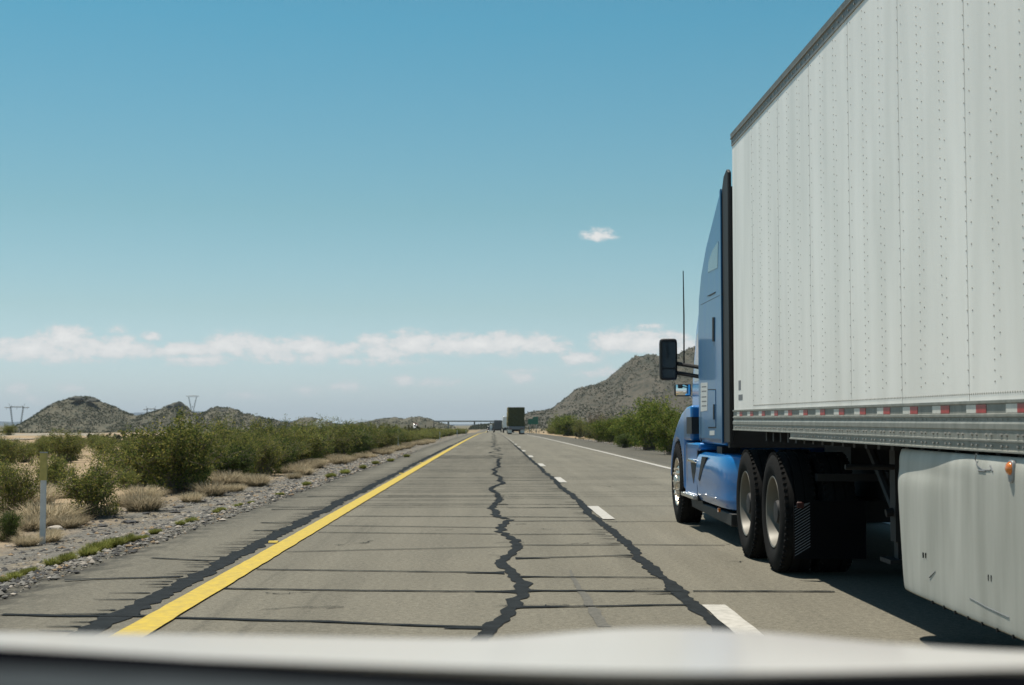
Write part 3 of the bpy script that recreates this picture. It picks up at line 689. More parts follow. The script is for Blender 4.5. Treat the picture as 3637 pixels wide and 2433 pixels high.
def make_truck():
    t = truck
    SX = 1.222                                         # half width of the sleeper
    # sleeper: side profile swept across, rounded edges
    def P(Y): return Y-TY
    sl = [(P(15.52),1.02),(P(17.28),1.02),(P(17.30),2.3),(P(17.22),2.72),(P(17.02),3.0),(P(16.62),3.28),(P(16.1),3.52),(P(15.75),3.68),(P(15.52),3.78)]
    mb = MB(); mb.prism_x(sl, -SX, SX); body = mb.build('sleeper', M_blue_dusty, t, bevel=.07, seg=4, angle=25)
    mb = MB(); mb.prism_x([(P(15.53),3.5),(P(16.1),3.5),(P(15.9),3.72),(P(15.53),3.88)], -1.0, 1.0); mb.build('roof_fairing', M_blue, t, bevel=.05, seg=3)
    # black side extenders closing the gap to the trailer
    for s in (-1, 1):
        mb = MB(); mb.prism_x([(P(15.12),1.05),(P(15.515),1.05),(P(15.515),3.74),(P(15.40),3.86),(P(15.22),3.90),(P(15.14),3.86)], s*(SX-.055), s*(SX-.015)); mb.build('side_extender', M_black, t, bevel=.012)
        mb = MB(); mb.prism_x([(P(15.50),1.04),(P(15.56),1.04),(P(15.56),3.72),(P(15.50),3.74)], s*(SX-.012), s*(SX+.006)); mb.build('edge_trim', M_blue_dusty, t, bevel=.004)
    mb = MB(); mb.box(-SX+.06, SX-.06, P(15.40), P(15.515), 1.0, 3.75); mb.build('rear_wall', M_black, t)  # black stands in for the shade on the back of the sleeper
    # cab ahead of it, narrower, with roof, windscreen slope and doors
    cab = [(P(17.26),1.02),(P(18.75),1.02),(P(18.75),1.72),(P(18.35),2.45),(P(18.0),2.78),(P(17.3),3.1)]
    mb = MB(); mb.prism_x(cab, -1.09, 1.09); mb.build('cab', M_blue, t, bevel=.06, seg=3)
    for s in (-1, 1):
        mb = MB(); mb.prism_x([(P(17.45),1.78),(P(18.5),1.78),(P(18.25),2.35),(P(17.45),2.5)], s*1.088, s*1.094); mb.build('door_window', M_glassdark, t)
    mb = MB()
    a = Vector((0, P(18.77), 1.75)); b = Vector((0, P(18.38), 2.45)); nrm = Vector((0, .7, .39)).normalized()*.012
    mb.add([(-1, *(a+nrm)[1:]), (1, *(a+nrm)[1:]), (.92, *(b+nrm)[1:]), (-.92, *(b+nrm)[1:])], [(0, 1, 2, 3)]); mb.build('windscreen', M_glassdark, t)
    # hood lofted forward
    secs = [(18.70, 1.02, 1.74), (19.3, 1.0, 1.64), (20.0, .93, 1.50), (20.5, .85, 1.36), (20.72, .74, 1.2)]
    vs = []; fs = []; n = 13
    for (Y, hw, zt) in secs:
        for k in range(n):
            g = math.pi*k/(n-1); x = -hw*math.copysign(abs(math.cos(g))**.5, math.cos(g)); z = .62+(zt-.62)*abs(math.sin(g))**.42
            vs.append((x, P(Y), z))
    for i in range(len(secs)-1):
        for k in range(n-1): fs.append((i*n+k, i*n+k+1, (i+1)*n+k+1, (i+1)*n+k))
    fs.append([(len(secs)-1)*n+k for k in range(n)])
    mb = MB(); mb.add(vs, fs); mb.build('hood', M_blue, t, smooth=True)
    # fenders with a wheel arch
    fend = [(P(17.55),1.05),(P(17.55),1.47),(P(17.95),1.455),(P(18.35),1.39),(P(18.65),1.30),(P(18.95),1.19),(P(19.2),1.07),(P(19.38),.92),(P(19.47),.75),(P(19.5),.55),
            (P(19.40),.55),(P(19.36),.72),(P(19.25),.89),(P(19.08),1.01),(P(18.85),1.06),(P(18.6),1.03),(P(18.42),.93),(P(18.30),.78),(P(18.24),.60),(P(18.20),.45),(P(18.13),.45),(P(18.13),1.05)]
    for s in (-1, 1):
        mb = MB(); mb.prism_x(fend, s*.75, s*1.275); mb.build('fender', M_blue, t, bevel=.075, seg=4, angle=50)
        mb = MB(); mb.box(*sorted((s*1.1, s*1.283)), P(17.40), P(17.85), 1.13, 1.33); mb.build('cowl_vent', M_black, t)
        # step and tank fairing
        step = [(P(17.12),.40),(P(18.14),.40),(P(18.14),1.0),(P(18.05),1.03),(P(16.95),1.03),(P(16.95),.95),(P(17.12),.93)]
        mb = MB(); mb.prism_x(step, s*.9, s*1.262); st = mb.build('step_panel', M_blue, t, bevel=.025)
        mb = MB(); mb.prism_x([(P(17.18),.79),(P(17.62),.79),(P(17.50),.62),(P(17.40),.55)], s*1.258, s*1.2655); mb.build('step_recess', M_black, st)
        mb = MB(); mb.box(*sorted((s*1.24, s*1.30)), P(17.16), P(17.66), .80, .835); mb.build('chrome_step', M_chrome, st, bevel=.008)
        mb = MB(); mb.box(*sorted((s*1.22, s*1.31)), P(17.14), P(18.2), .375, .415)
        for k in range(6): mb.box(*sorted((s*1.23, s*1.30)), P(17.2+.16*k), P(17.28+.16*k), .4155, .422)
        mb.build('chrome_step', M_chrome, st, bevel=.006)
        # rounded tank fairing: loft of sections in (x, z)
        prof = [(.90,.93),(1.10,.93),(1.20,.925),(1.245,.90),(1.268,.84),(1.275,.74),(1.272,.60),(1.258,.50),(1.262,.47),(1.255,.43),(1.22,.37),(1.12,.335),(.9,.33)]
        secY = [(17.09,0),(16.6,0),(16.0,0),(15.55,.0),(15.3,.03),(15.15,.09),(15.08,.17)]
        vs = []; fs = []; m_ = len(prof)
        for Y, inn in secY:
            for (x, z) in prof: vs.append((s*(x-inn if x > 1 else x), P(Y), z-(.0 if inn == 0 else inn*.05)))
        for i in range(len(secY)-1):
            for k in range(m_-1): fs.append((i*m_+k, i*m_+k+1, (i+1)*m_+k+1, (i+1)*m_+k))
        fs += [list(range(m_)), [(len(secY)-1)*m_+k for k in range(m_)]]
        mb = MB(); mb.add(vs, fs); tf = mb.build('tank_fairing', M_blue, t, smooth=True)
        mb = MB(); mb.prism_x([(P(16.30),.88),(P(16.62),.88),(P(16.92),.62),(P(16.84),.60)], s*1.20, s*1.279); mb.build('fairing_vent', M_black, tf)
        mb = MB(); mb.prism_x([(P(17.085),.36),(P(17.13),.36),(P(17.13),.94),(P(17.085),.94)], s*1.0, s*1.258); mb.build('panel_gap', M_black, t)
        mb = MB(); mb.prism_x([(P(16.0),.925),(P(16.35),.925),(P(16.35),1.0),(P(16.0),1.0)], s*.95, s*1.15); mb.build('fairing_bracket', M_black, t)
        for yy in (15.75, 16.45):
            mb = MB(); mb.tube([(s*1.255, P(yy), .455), (s*1.27, P(yy), .455)], .014, 10); mb.build('latch', M_chrome, tf)
        mb = MB(); mb.box(*sorted((s*1.262, s*1.285)), P(15.42), P(15.47), .33, .37); mb.build('side_marker', M_amber, t)
        mb = MB(); mb.prism_x([(P(15.12),.20),(P(18.0),.24),(P(18.1),.372),(P(17.12),.372),(P(17.1),.329),(P(15.12),.329)], s*1.0, s*1.20); mb.build('under_skirt', M_black, t, bevel=.01)
    # sleeper side furniture (only the side the photograph shows carries the paper decal)
    def side_poly(name, pts, m, h=.004, parent=body, bevel=0):
        pl = []
        for (px, py) in pts:
            q = on_side(px, py, TX-SX); pl.append((q.y-TY, q.z))
        mb = MB(); mb.prism_x(pl, -SX-h, -SX+.01); return mb.build(name, m, parent, bevel=bevel)
    side_poly('sleeper_window', [(2554,857),(2552,951),(2518,968),(2520.5,930),(2534,890)], M_glassdark, .003)
    side_poly('grab_handle', [(2536,1127),(2541,1127),(2541,1213),(2536,1213)], M_black, .012)
    side_poly('panel_seam', [(2493,1082.2),(2567,1043.8),(2567,1045),(2493,1083.6)], M_black, .0015)
    side_poly('panel_seam', [(2493,1440),(2494,1440),(2494,1570),(2493,1570)], M_black, .0015)
    side_poly('vent_slot', [(2514,1052),(2545,1036),(2543,1042),(2524,1052)], M_black, .004)
    d = side_poly('decal', [(2493,1360),(2517,1358),(2516,1458),(2493,1462)], M_decal, .002)
    for y in (1372, 1388, 1408, 1424, 1440): side_poly('decal_line', [(2497,y),(2513,y-1),(2513,y+3),(2497,y+4)], M_ink, .003, d)
    side_poly('decal', [(2524,1530),(2541,1529),(2541,1545),(2524,1546)], M_decal, .002)
    q0 = [on_side(x, y, TX-SX) for x, y in ((2519,1386),(2545,1386),(2546,1516),(2520,1517))]
    side_poly('panel_seam', [(2500,1440),(2519,1437),(2519,1439),(2500,1442)], M_black, .0015)
    dd = [(q.y-TY, q.z) for q in q0]
    mb = MB(); mb.prism_x([(y+(-.012 if i in (1,2) else .012), z+(.012 if i < 2 else -.012)) for i, (y, z) in enumerate(dd)], -SX-.002, -SX+.01); mb.build('locker_seal', M_black, body)
    mb = MB(); mb.prism_x(dd, -SX-.006, -SX+.01); ld = mb.build('locker_door', M_blue_dusty, body, bevel=.003)
    side_poly('locker_handle', [(2540,1436),(2543,1436),(2543,1490),(2540,1490)], M_black, .015, ld)
    # mirrors
    for s in (-1, 1):
        c0 = at_depth(2380, 1276, 18.1); mx = (c0.x-TX); my = P(18.1)
        mx = mx if s < 0 else -mx; w, h = .108, .256
        poly = []
        for i in range(28):
            g = 2*math.pi*i/28; poly.append((mx+w*math.copysign(abs(math.cos(g))**.28, math.cos(g)), c0.z+h*math.copysign(abs(math.sin(g))**.2, math.sin(g))))
        mb = MB(); mb.prism_y(poly, my, my+.11); mh = mb.build('mirror', M_black, t, bevel=.02, seg=3, angle=40)
        g1 = [((x-mx)*.78+mx, (z-c0.z)*.62+c0.z+.055) for x, z in poly]; mb = MB(); mb.prism_y(g1, my-.003, my+.002); mb.build('mirror_glass', M_glassdark, mh)  # dark glass stands in for the dark reflection in the mirror
        g2 = [((x-mx)*.74+mx, (z-c0.z)*.20+c0.z-.175) for x, z in poly]; mb = MB(); mb.prism_y(g2, my-.003, my+.002); mb.build('mirror_glass', M_glassdark, mh)
        mb = MB()
        for dz in (-.05, -.165): mb.tube([(mx-s*.1, my+.05, c0.z+dz), (s*1.07, my-.15, c0.z+dz-.06)], .025, 8)
        mb.build('mirror_arm', M_black, mh)
        # small square mirror on the fender
        b0 = at_depth(2431, 1385, 19.1); bx = b0.x-TX if s < 0 else TX-b0.x; by = P(19.1)
        poly = []
        for i in range(24):
            g = 2*math.pi*i/24; poly.append((bx+.106*math.copysign(abs(math.cos(g))**.35, math.cos(g)), b0.z+.084*math.copysign(abs(math.sin(g))**.3, math.sin(g))))
        mb = MB(); mb.prism_y(poly, by, by+.07); fm = mb.build('fender_mirror', M_black, t, bevel=.012)
        for v in fm.data.vertices: v.co.y += (v.co.x-bx)*.16*s
        mb = MB(); nu, nv = 12, 10; vs = []                # convex glass
        for b_ in range(nv+1):
            for a_ in range(nu+1):
                u, v_ = -.09+.18*a_/nu, -.068+.136*b_/nv
                vs.append((bx+u, by-.006+u*.16*s+.7*(u*u+v_*v_)-.008, b0.z+v_))
        mb.add(vs, [(b_*(nu+1)+a_, b_*(nu+1)+a_+1, (b_+1)*(nu+1)+a_+1, (b_+1)*(nu+1)+a_) for b_ in range(nv) for a_ in range(nu)])
        mg = mb.build('mirror_glass', M_mirrorglass, fm, smooth=True)
        mb = MB(); mb.tube([(bx-s*.09, by+.03, b0.z-.07), (bx-s*.30, by-.02, b0.z-.30)], .012, 8); mb.build('mirror_stalk', M_chrome, fm)
    a0 = at_depth(2434, 1290, 17.95); a1 = at_depth(2431, 962, 17.95)
    mb = MB(); mb.tube([lt(*a0), lt(*((a0+a1)/2+Vector((.004,0,0)))), lt(*a1)], [.010, .009, .006], 7); mb.build('antenna', M_black, t)
    # frame, fifth wheel, wheels, flaps
    mb = MB()
    for x in (-.46, .36): mb.box(x, x+.10, P(11.9), P(20.4), .62, .86)
    mb.box(-.9, .9, -.75, -.57, .42, .6); mb.box(-.9, .9, .57, .75, .42, .6)
    mb.box(-.55, .55, -.45, .55, .88, 1.10); mb.box(-1.0, 1.0, P(18.62), P(18.98), .42, .56)
    for s in (-1, 1): mb.box(*sorted((s*.5, s*1.0)), P(12.05), P(12.15), .78, .84)
    mb.build('chassis', M_frame, t)
    mb = MB(); mb.box(-1.05, 1.05, P(14.2), P(15.38), .865, .885); mb.box(-1.0, -.3, P(13.95), P(15.3), .3, .6); mb.box(.3, 1.15, P(14.6), P(17.9), .3, .855); mb.build('deck_plate', M_frame, t)
    mb = MB(); mb.box(-.98, .98, P(20.5), P(20.85), .3, .62); mb.build('bumper', M_blue, t, bevel=.05)
    for s in (-1, 1):
        make_wheel(t, s, s*(HW-.015), .66, .505, .28, dual=True); make_wheel(t, s, s*(HW-.015), -.66, .505, .28, dual=True)
        make_wheel(t, s, s*1.285, P(18.8), .515, .29)
        mb = MB(); mb.box(*sorted((s*.66, s*1.24)), P(11.84), P(11.852), .17, .63)
        fl = mb.build('mud_flap', M_flap, t)
        mb = MB()
        for k in range(20):
            z = .20+.023*k; xa, xb = s*1.235, s*1.11
            if z > .60: break
            mb.add([(xa, P(11.838), z), (xb, P(11.838), min(.62, z+.075)), (xb, P(11.838), min(.62, z+.075)-.007), (xa, P(11.838), z-.007)], [(0, 1, 2, 3)])
        mb.build('flap_chevrons', M_vgrey, fl)  # hatch cut to the outer strip to show where light falls on the flap
        mb = MB(); mb.box(*sorted((s*1.16, s*1.22)), P(11.82), P(11.838), .575, .625); mb.build('tail_light', M_dim, t, bevel=.01)
make_truck()

# ------------------------------------------------------------------ own car: bonnet, cowl and dashboard the camera looks over
def own_car():
    t = thing('car', (0, .2, 0), 'blurred white car bonnet and black dashboard along the bottom edge, carrying the viewer', 'car')
    # bonnet: skyline traced as elevation by azimuth at the crest 1.9 m ahead, falling to the windscreen side
    sky_pts = [(-900,1436),(-300,1442),(0,1446),(300,1449),(600,1453),(900,1459),(1100,1462),(1220,1456),(1320,1441),(1420,1433),(1540,1432),(1640,1436),(1760,1444),(1900,1460),(2050,1478),(2200,1487),(2344,1496),(2700,1520),(3200,1560)]
    low_pts = [(-900,1436),(-300,1449),(0,1463),(300,1481),(600,1500),(900,1519),(1200,1536),(1400,1542),(1600,1540),(1800,1532),(2000,1526),(2200,1522),(2344,1520),(2700,1545),(3200,1588)]
    def interp(pts, x):
        for (a, b), (c, d) in zip(pts[:-1], pts[1:]):
            if a <= x <= c: return b+(d-b)*(x-a)/(c-a)
        return pts[-1][1] if x > pts[-1][0] else pts[0][1]
    cols = 60; vs = []; rows = 8; fs = []
    for i in range(cols+1):
        px = -900 + 4100*i/cols
        top = at_depth(px*K, interp(sky_pts, px)*K, 1.40); low = at_depth(px*K, interp(low_pts, px)*K, .86)
        xm = top.x
        line = [(xm, 1.75, top.z-.16), (xm, 1.63, top.z-.07), (xm, 1.52, top.z-.018), (xm, 1.40, top.z)]
        for q in (.3, .6, .85, 1.0):
            y = 1.40+(.86-1.40)*q; x = xm*(1-q)+low.x*q
            z = top.z+(low.z-top.z)*q + .002*math.sin(math.pi*q)
            line.append((xm, y, z))
        vs += line
    for i in range(cols):
        for j in range(rows-1): fs.append((i*rows+j, i*rows+j+1, (i+1)*rows+j+1, (i+1)*rows+j))
    A = np.array(vs).reshape(cols+1, rows, 3)
    for _ in range(3):                                  # ease the traced profile
        B = A.copy(); B[1:-1, :, 2] = (A[:-2, :, 2]+2*A[1:-1, :, 2]+A[2:, :, 2])/4; A = B
    vs = [(x, y-.2, z) for x, y, z in A.reshape(-1, 3).tolist()]
    mb = MB(); mb.add(vs, fs); hood = mb.build('bonnet', M_hood, t, smooth=True)
    sub = hood.modifiers.new('round', 'SUBSURF'); sub.levels = 1; sub.render_levels = 1
    mb = MB(); mb.prism_x([(-.15,.30),(1.50,.30),(1.62,.45),(1.60,.72),(1.45,.86),(-.15,.86)], -.88, .98); mb.build('body', M_hood, t, bevel=.06)
    # black cowl trough and dashboard top
    mb = MB()
    lows = []
    for i in range(41):
        px = -900+4100*i/40; low = at_depth(px*K, interp(low_pts, px)*K, .86); lows.append((low.x, low.z))
    vs = []; n = 4
    for (x, z) in lows: vs += [(x, .858-.2, z-.004), (x, .84-.2, z-.016), (x, .76-.2, z-.03), (x*.9, .62-.2, z-.02)]
    mb.add(vs, [(i*n+j, i*n+j+1, (i+1)*n+j+1, (i+1)*n+j) for i in range(40) for j in range(n-1)]); mb.build('cowl', M_dash, t, smooth=True)
    dash = [(-2000,1506),(-800,1508),(-200,1520),(0,1527),(250,1537),(600,1556),(900,1575),(1200,1595),(1600,1600),(2400,1620),(4200,1650)]
    vs = []; n = 5
    for i in range(51):
        px = -2000+6200*i/50; p = at_depth(px*K, interp(dash, px)*K, .58)
        vs += [(p.x, .64-.2, p.z-.03), (p.x, .60-.2, p.z-.005), (p.x, .58-.2, p.z), (p.x, .48-.2, p.z-.002), (p.x, .36-.2, p.z-.03)]
    mb = MB(); mb.add(vs, [(i*n+j, i*n+j+1, (i+1)*n+j+1, (i+1)*n+j) for i in range(50) for j in range(n-1)]); mb.build('dashboard', M_dashgrey, t, smooth=True)
own_car()

# ------------------------------------------------------------------ vegetation
def rot_quads(cen, size, rng, aspect=.5):
    n = len(cen); a = rng.normal(size=(n, 3)); a /= np.linalg.norm(a, axis=1)[:, None]
    b = rng.normal(size=(n, 3)); b -= (b*a).sum(1)[:, None]*a; b /= np.linalg.norm(b, axis=1)[:, None]
    a = a*size[:, None]*.5; b = b*size[:, None]*.5*aspect
    return np.stack([cen-a-b*.6, cen+a*.2-b, cen+a+b*.5, cen-a*.2+b], 1)
def bush_meshes(seed, h=1.4, r=.9, stems=34, leaves=70, leaf=.045, mats=(None, None), wisp=.25, low=.3, name='foliage'):
    rng = np.random.default_rng(seed); mb = MB(); cen = []
    for i in range(stems):
        a = rng.uniform(0, 2*math.pi); lean = rng.uniform(.05, 1)**.7*r; hh = h*rng.uniform(.6, 1)*(1-.28*(lean/r)**2)
        if rng.random() < .15: hh *= 1+wisp
        p0 = np.array([rng.normal()*.16*r, rng.normal()*.16*r, 0]); end = np.array([math.cos(a)*lean, math.sin(a)*lean, hh])
        mid = p0*.4+end*.6; mid[:2] *= .72; mid += rng.normal(size=3)*.05
        pts = [p0, p0*.6+mid*.4+rng.normal(size=3)*.02, mid, end]
        mb.tube(pts, [.013, .010, .007, .003], 4, 0, caps=False)
        for j in range(5):                             # side twigs
            t = rng.uniform(low, 1); base = pts[0]*(1-t)**2+2*pts[2]*t*(1-t)*.9+end*t*t if False else (pts[2]*(1-(t-low)/(1-low))+end*((t-low)/(1-low)))
            tw = base+rng.normal(size=3)*np.array([.17, .17, .12])*r/.9+np.array([0, 0, .07])
            mb.tube([base, tw], [.005, .002], 3, 0, caps=False)
            k = leaves//6
            u = rng.uniform(0, 1, k)[:, None]; cen.append(base*(1-u)+tw*u+rng.normal(size=(k, 3))*.045*r/.9)
        k = leaves//6; u = rng.uniform(.1, 1, k)[:, None]; cen.append(mid*(1-u)+end*u+rng.normal(size=(k, 3))*.05)
    k = stems*leaves//4                                # fuller lower and inner crown
    u = rng.normal(size=(k, 3)); u /= np.linalg.norm(u, axis=1)[:, None]; u *= rng.uniform(.35, 1, k)[:, None]**.5
    lump = np.array([noise.noise(Vector((*(v*2.3), seed))) for v in u.tolist()]) if False else np.sin(u[:, 0]*5+seed)*np.cos(u[:, 1]*6)*.14
    u[:, 2] = np.abs(u[:, 2]); cen.append(u*(1+lump)[:, None]*np.array([r*.66, r*.66, h*.58])+np.array([0, 0, h*.06]))
    cen = np.concatenate(cen); cen[:, 2] = np.maximum(cen[:, 2], .03)
    q = rot_quads(cen, rng.uniform(.6, 1.4, len(cen))*leaf, rng)
    fo = quad_mesh(name, q, [mats[0]])
    st = MB.build(mb, 'stems', mats[1]); sm = st.data; bpy.data.objects.remove(st)
    return fo, sm
BUSH = [bush_meshes(s, h=1.25+.1*(s % 3), r=.85+.06*(s % 4), mats=(M_leaf, M_stem), leaf=.046, stems=64, leaves=120, low=.12) for s in range(5)]
DARK = [bush_meshes(20+s, h=1.2, r=.9, mats=(M_leafdark, M_stem), leaf=.055, stems=60, leaves=120, low=.05) for s in range(2)]
TREE = [bush_meshes(40+s, h=2.3, r=1.7, stems=80, leaves=150, leaf=.085, mats=(M_leaf2, M_stem), wisp=.12, low=.0) for s in range(3)]
BARE = [bush_meshes(60, h=2.2, r=1.4, stems=46, leaves=60, leaf=.05, mats=(M_brown, M_stem), wisp=.2)]
def place(kind, meshes, x, Y, sc=(1, 1, 1), label='', cat='bush', group=None, rz=0):
    o = thing(kind, land(x, Y), label, cat, group, rot=(0, 0, rz)); o.scale = sc
    fo, st = meshes
    link('foliage', fo, o); link('stems', st, o)
    return o
rnd = random.Random(77)
def hero(px, py, wpx, toppx, meshes, label, kind='desert_bush', cat='bush', h0=1.4, r0=.95):
    """bush whose foot shows at (px, py), width and top in overview pixels"""
    z = 0
    for _ in range(6):
        g = on_ground(px*K, py*K, z); z = zland(g.x, g.y)
    ht = EYE.z+(1505-toppx*K)/F*g.y - z; w = wpx*K/F*g.y
    return place(kind, meshes, g.x, g.y, (w/(2.15*r0), w/(2.15*r0), ht/h0), label, cat, None, rnd.uniform(0, 6))
hero(405,1128,250,958,bush_meshes(88, h=1.4, r=.95, stems=90, leaves=150, low=.08, leaf=.048, mats=(M_leaf, M_stem)),'largest near green creosote bush, wispy top crossing the hills, left of the road')
hero(212,1185,215,1046,BUSH[1],'grey green open bush just right of the tall near marker post')
hero(30,1190,150,1055,BUSH[2],'olive bush cut by the left edge of the photo, behind the near marker post')
hero(525,1108,150,1000,DARK[0],'dark low bush close against the right of the largest near bush')
hero(600,1090,150,985,BUSH[3],'rounded green bush second in the row right of the largest near bush')
hero(690,1068,150,972,BUSH[1],'broad bush midway along the left hedge with pale dry clump at its foot')
hero(775,1052,130,966,BUSH[2],'tall dense bush in the hedge before the white trailer on the far road')
hero(120,1130,130,1040,BUSH[0],'grey green bush behind and between the marker post and the open bush',h0=1.25)
hero(20,1240,70,1165,DARK[0],'low dark bush at the left edge, nearest the viewer',h0=1.2)
hero(455,1118,90,1030,DARK[1],'dark inner bush filling the gap right of the largest near bush foot')
hero(555,1098,110,990,BUSH[4],'upright green bush in the row just behind the dark low bush')
hero(290,1120,80,1075,BUSH[2],'small round green bush between the open bush and the largest near bush')
hero(640,1082,110,990,DARK[1],'dark bush with bare twigs between two broader hedge bushes')
# hedge along the left verge
nb = 0
Y = 42
while Y < 330:
    lat = -6.3 + .75*sstep(40, 100, Y)
    for k in range(2 if Y < 100 else 1):
        m = rnd.choice(BUSH+DARK[:1]); s = rnd.uniform(.8, 1.15); hs = rnd.uniform(.8, 1.12)
        hs *= 1-.34*sstep(70, 120, Y)
        place('desert_bush', m, lat - k*1.7 - rnd.uniform(0, 1.1), Y+rnd.uniform(-.5, .5), (s, s, hs), 'green creosote bush in the continuous dense hedge along the left verge', 'bush', 'bushes of the left verge hedge', rnd.uniform(0, 6)); nb += 1
    Y += 1.5 if Y < 80 else (2.0 if Y < 160 else 5)
# open desert scrub left
for k in range(66):
    Y = 58+90*rnd.random() if k < 60 else 33+5*rnd.random(); f = rnd.uniform(-.36, -.13); x = f*Y
    s = rnd.uniform(.6, 1.1)
    place('desert_bush', rnd.choice(BUSH), x, Y, (s, s, s*.85), 'scattered low green shrub standing on the open sandy flat at left', 'shrub', 'shrubs scattered over the sandy flat', rnd.uniform(0, 6)); nb += 1
# right verge
def right(px, py, wpx, toppx, meshes, label, kind='desert_bush', cat='bush', h0=1.4, r0=.95, Y=None):
    return hero(px, py, wpx, toppx, meshes, label, kind, cat, h0, r0)
right(1490,1030,160,908,TREE[0],'tallest yellow green desert tree on the right verge beside the black truck mirror','desert_tree','tree',2.3,1.7)
right(1590,1045,150,930,TREE[1],'green desert tree half hidden by the blue truck nose','desert_tree','tree',2.3,1.7)
right(1400,1015,120,955,TREE[2],'low spreading green tree left of the tallest right verge tree','desert_tree','tree',2.3,1.7)
right(1365,1006,70,936,BARE[0],'leafless brown shrub among green bushes on the right verge','bare_shrub','shrub',2.2,1.4)
right(1300,998,100,948,TREE[0],'rounded green bush nearest the green road sign on the right verge','desert_bush','bush',2.3,1.7)
right(1430,1025,60,985,DARK[0],'small dark bush at the foot of the tallest right verge tree')
right(1545,1040,150,935,TREE[2],'bushy green tree between the tallest right verge tree and the blue truck','desert_tree','tree',2.3,1.7)
right(1440,1022,120,950,TREE[1],'mid height green tree just left of the tallest right verge tree','desert_tree','tree',2.3,1.7)
right(1456,1019,22,1005,DARK[1],'tiny dark green tuft bush alone on the right gravel verge')
for k in range(15):
    Y = 70+5.2*k+rnd.uniform(-2, 2); s = rnd.uniform(.55, .85)
    place('desert_bush', TREE[k % 3], 9.3+.012*Y+rnd.uniform(0, 1.6), Y, (s, s, s*rnd.uniform(.85, 1.1)), 'full yellow green bush in the unbroken bank along the right verge', 'bush', 'tall bushes in the right verge bank', rnd.uniform(0, 6))
Y = 78
while Y < 330:
    s = rnd.uniform(1.0, 1.5)
    place('desert_bush', rnd.choice(BUSH+DARK), rnd.uniform(9.0, 10.8)+.010*Y, Y, (s, s, s*rnd.uniform(.9, 1.25)), 'green bush in the line of scrub along the right verge', 'bush', 'bushes of the right verge', rnd.uniform(0, 6)); nb += 1
    Y += 3.2 if Y < 150 else 5.5
for k in range(20):
    Y = rnd.uniform(62, 130); x = rnd.uniform(10.5, 20); s = rnd.uniform(1.0, 1.6)
    place('desert_bush', rnd.choice(BUSH+DARK), x, Y, (s, s, s), 'green bush in the thicket behind the right verge', 'bush', 'bushes of the thicket behind the right verge', rnd.uniform(0, 6)); nb += 1

def blades(name, n, r, h, mat_, seed, w=.006, spread=.9, lean=.7):
    rng = np.random.default_rng(seed); q = []
    a = rng.uniform(0, 2*math.pi, n); rr = np.sqrt(rng.uniform(0, 1, n))*r*.5
    b = np.stack([np.cos(a)*rr, np.sin(a)*rr, np.zeros(n)], 1)
    a2 = a+rng.normal(size=n)*.6; L_ = h*rng.uniform(.45, 1, n); ln = rng.uniform(0, lean, n)
    t = b+np.stack([np.cos(a2)*ln*r*spread, np.sin(a2)*ln*r*spread, L_*(1-.35*ln**2)], 1)
    sd = np.stack([-np.sin(a2), np.cos(a2), np.zeros(n)], 1)*w
    m_ = (b+t)/2+np.array([0, 0, 1])*(L_*.12)[:, None]
    q = np.concatenate([np.stack([b-sd, b+sd, m_+sd*.8, m_-sd*.8], 1), np.stack([m_-sd*.8, m_+sd*.8, t+sd*.25, t-sd*.25], 1)])
    return quad_mesh(name, q, [mat_])
DRYM = [blades('dry_brush', 700, .42, .42, M_dry, 90+s, .005, 1.0, 1.0) for s in range(3)]
GRM = [blades('grass_tuft', 320, .16, .14, M_grass, 95+s, .005, 1.0, 1.0) for s in range(3)]
dry_spots = [(70,1215,120),(25,1205,110),(60,1248,90),(112,1240,90),(155,1212,100),(0,1228,120),(180,1205,80),(270,1165,90),(190,1190,110),(325,1150,130),(20,1235,90),(120,1225,60),(250,1185,70),(365,1140,60),(430,1130,70),(500,1112,60),(720,1070,60),(660,1082,60),(735,1062,50),(820,1046,40),(835,1040,40),(905,1028,40)]
for i, (px, py, w) in enumerate(dry_spots):
    g = on_ground(px*K, py*K, -.15); s = w*K/F*g.y/.95
    o = link('dry_brush', DRYM[i % 3], None, land(g.x, g.y)); o.scale = (s, s, s*.75); o.rotation_euler.z = rnd.uniform(0, 6)
    tag(o, 'pale dry brush clump at the foot of the roadside bushes, left verge', 'dry brush', 'dry brush clumps of the left verge')
for k in range(34):
    Y = rnd.uniform(17, 36); x = -5.6-rnd.random()*(.2*Y+1.2); s = rnd.uniform(.6, 1.3)
    o = link('dry_brush', DRYM[k % 3], None, land(x, Y)); o.scale = (s, s, s*.7); o.rotation_euler.z = rnd.uniform(0, 6)
    tag(o, 'pale dry brush clump on the sand among the near left bushes', 'dry brush', 'dry brush clumps among the near left bushes')
Y = 20
for k in range(48):
    Y += rnd.uniform(1, 3.2); s = rnd.uniform(.6, 1.2)
    o = link('dry_brush', DRYM[k % 3], None, land(-5.1-rnd.uniform(0, .8)+.6*sstep(40, 100, Y), Y)); o.scale = (s, s, s*.7); o.rotation_euler.z = rnd.uniform(0, 6)
    tag(o, 'pale dry brush clump at the foot of the roadside bushes, left verge', 'dry brush', 'dry brush clumps of the left verge')
for k in range(40):
    Y = 45+k*2.6+rnd.uniform(-1, 1); s = rnd.uniform(.5, 1.2)
    o = link('dry_brush', DRYM[k % 3], None, land(8.5+rnd.uniform(-.2, .8), Y)); o.scale = (s, s, s*.7); o.rotation_euler.z = rnd.uniform(0, 6)
    tag(o, 'pale dry brush clump edging the gravel of the right verge', 'dry brush', 'dry brush clumps of the right verge')
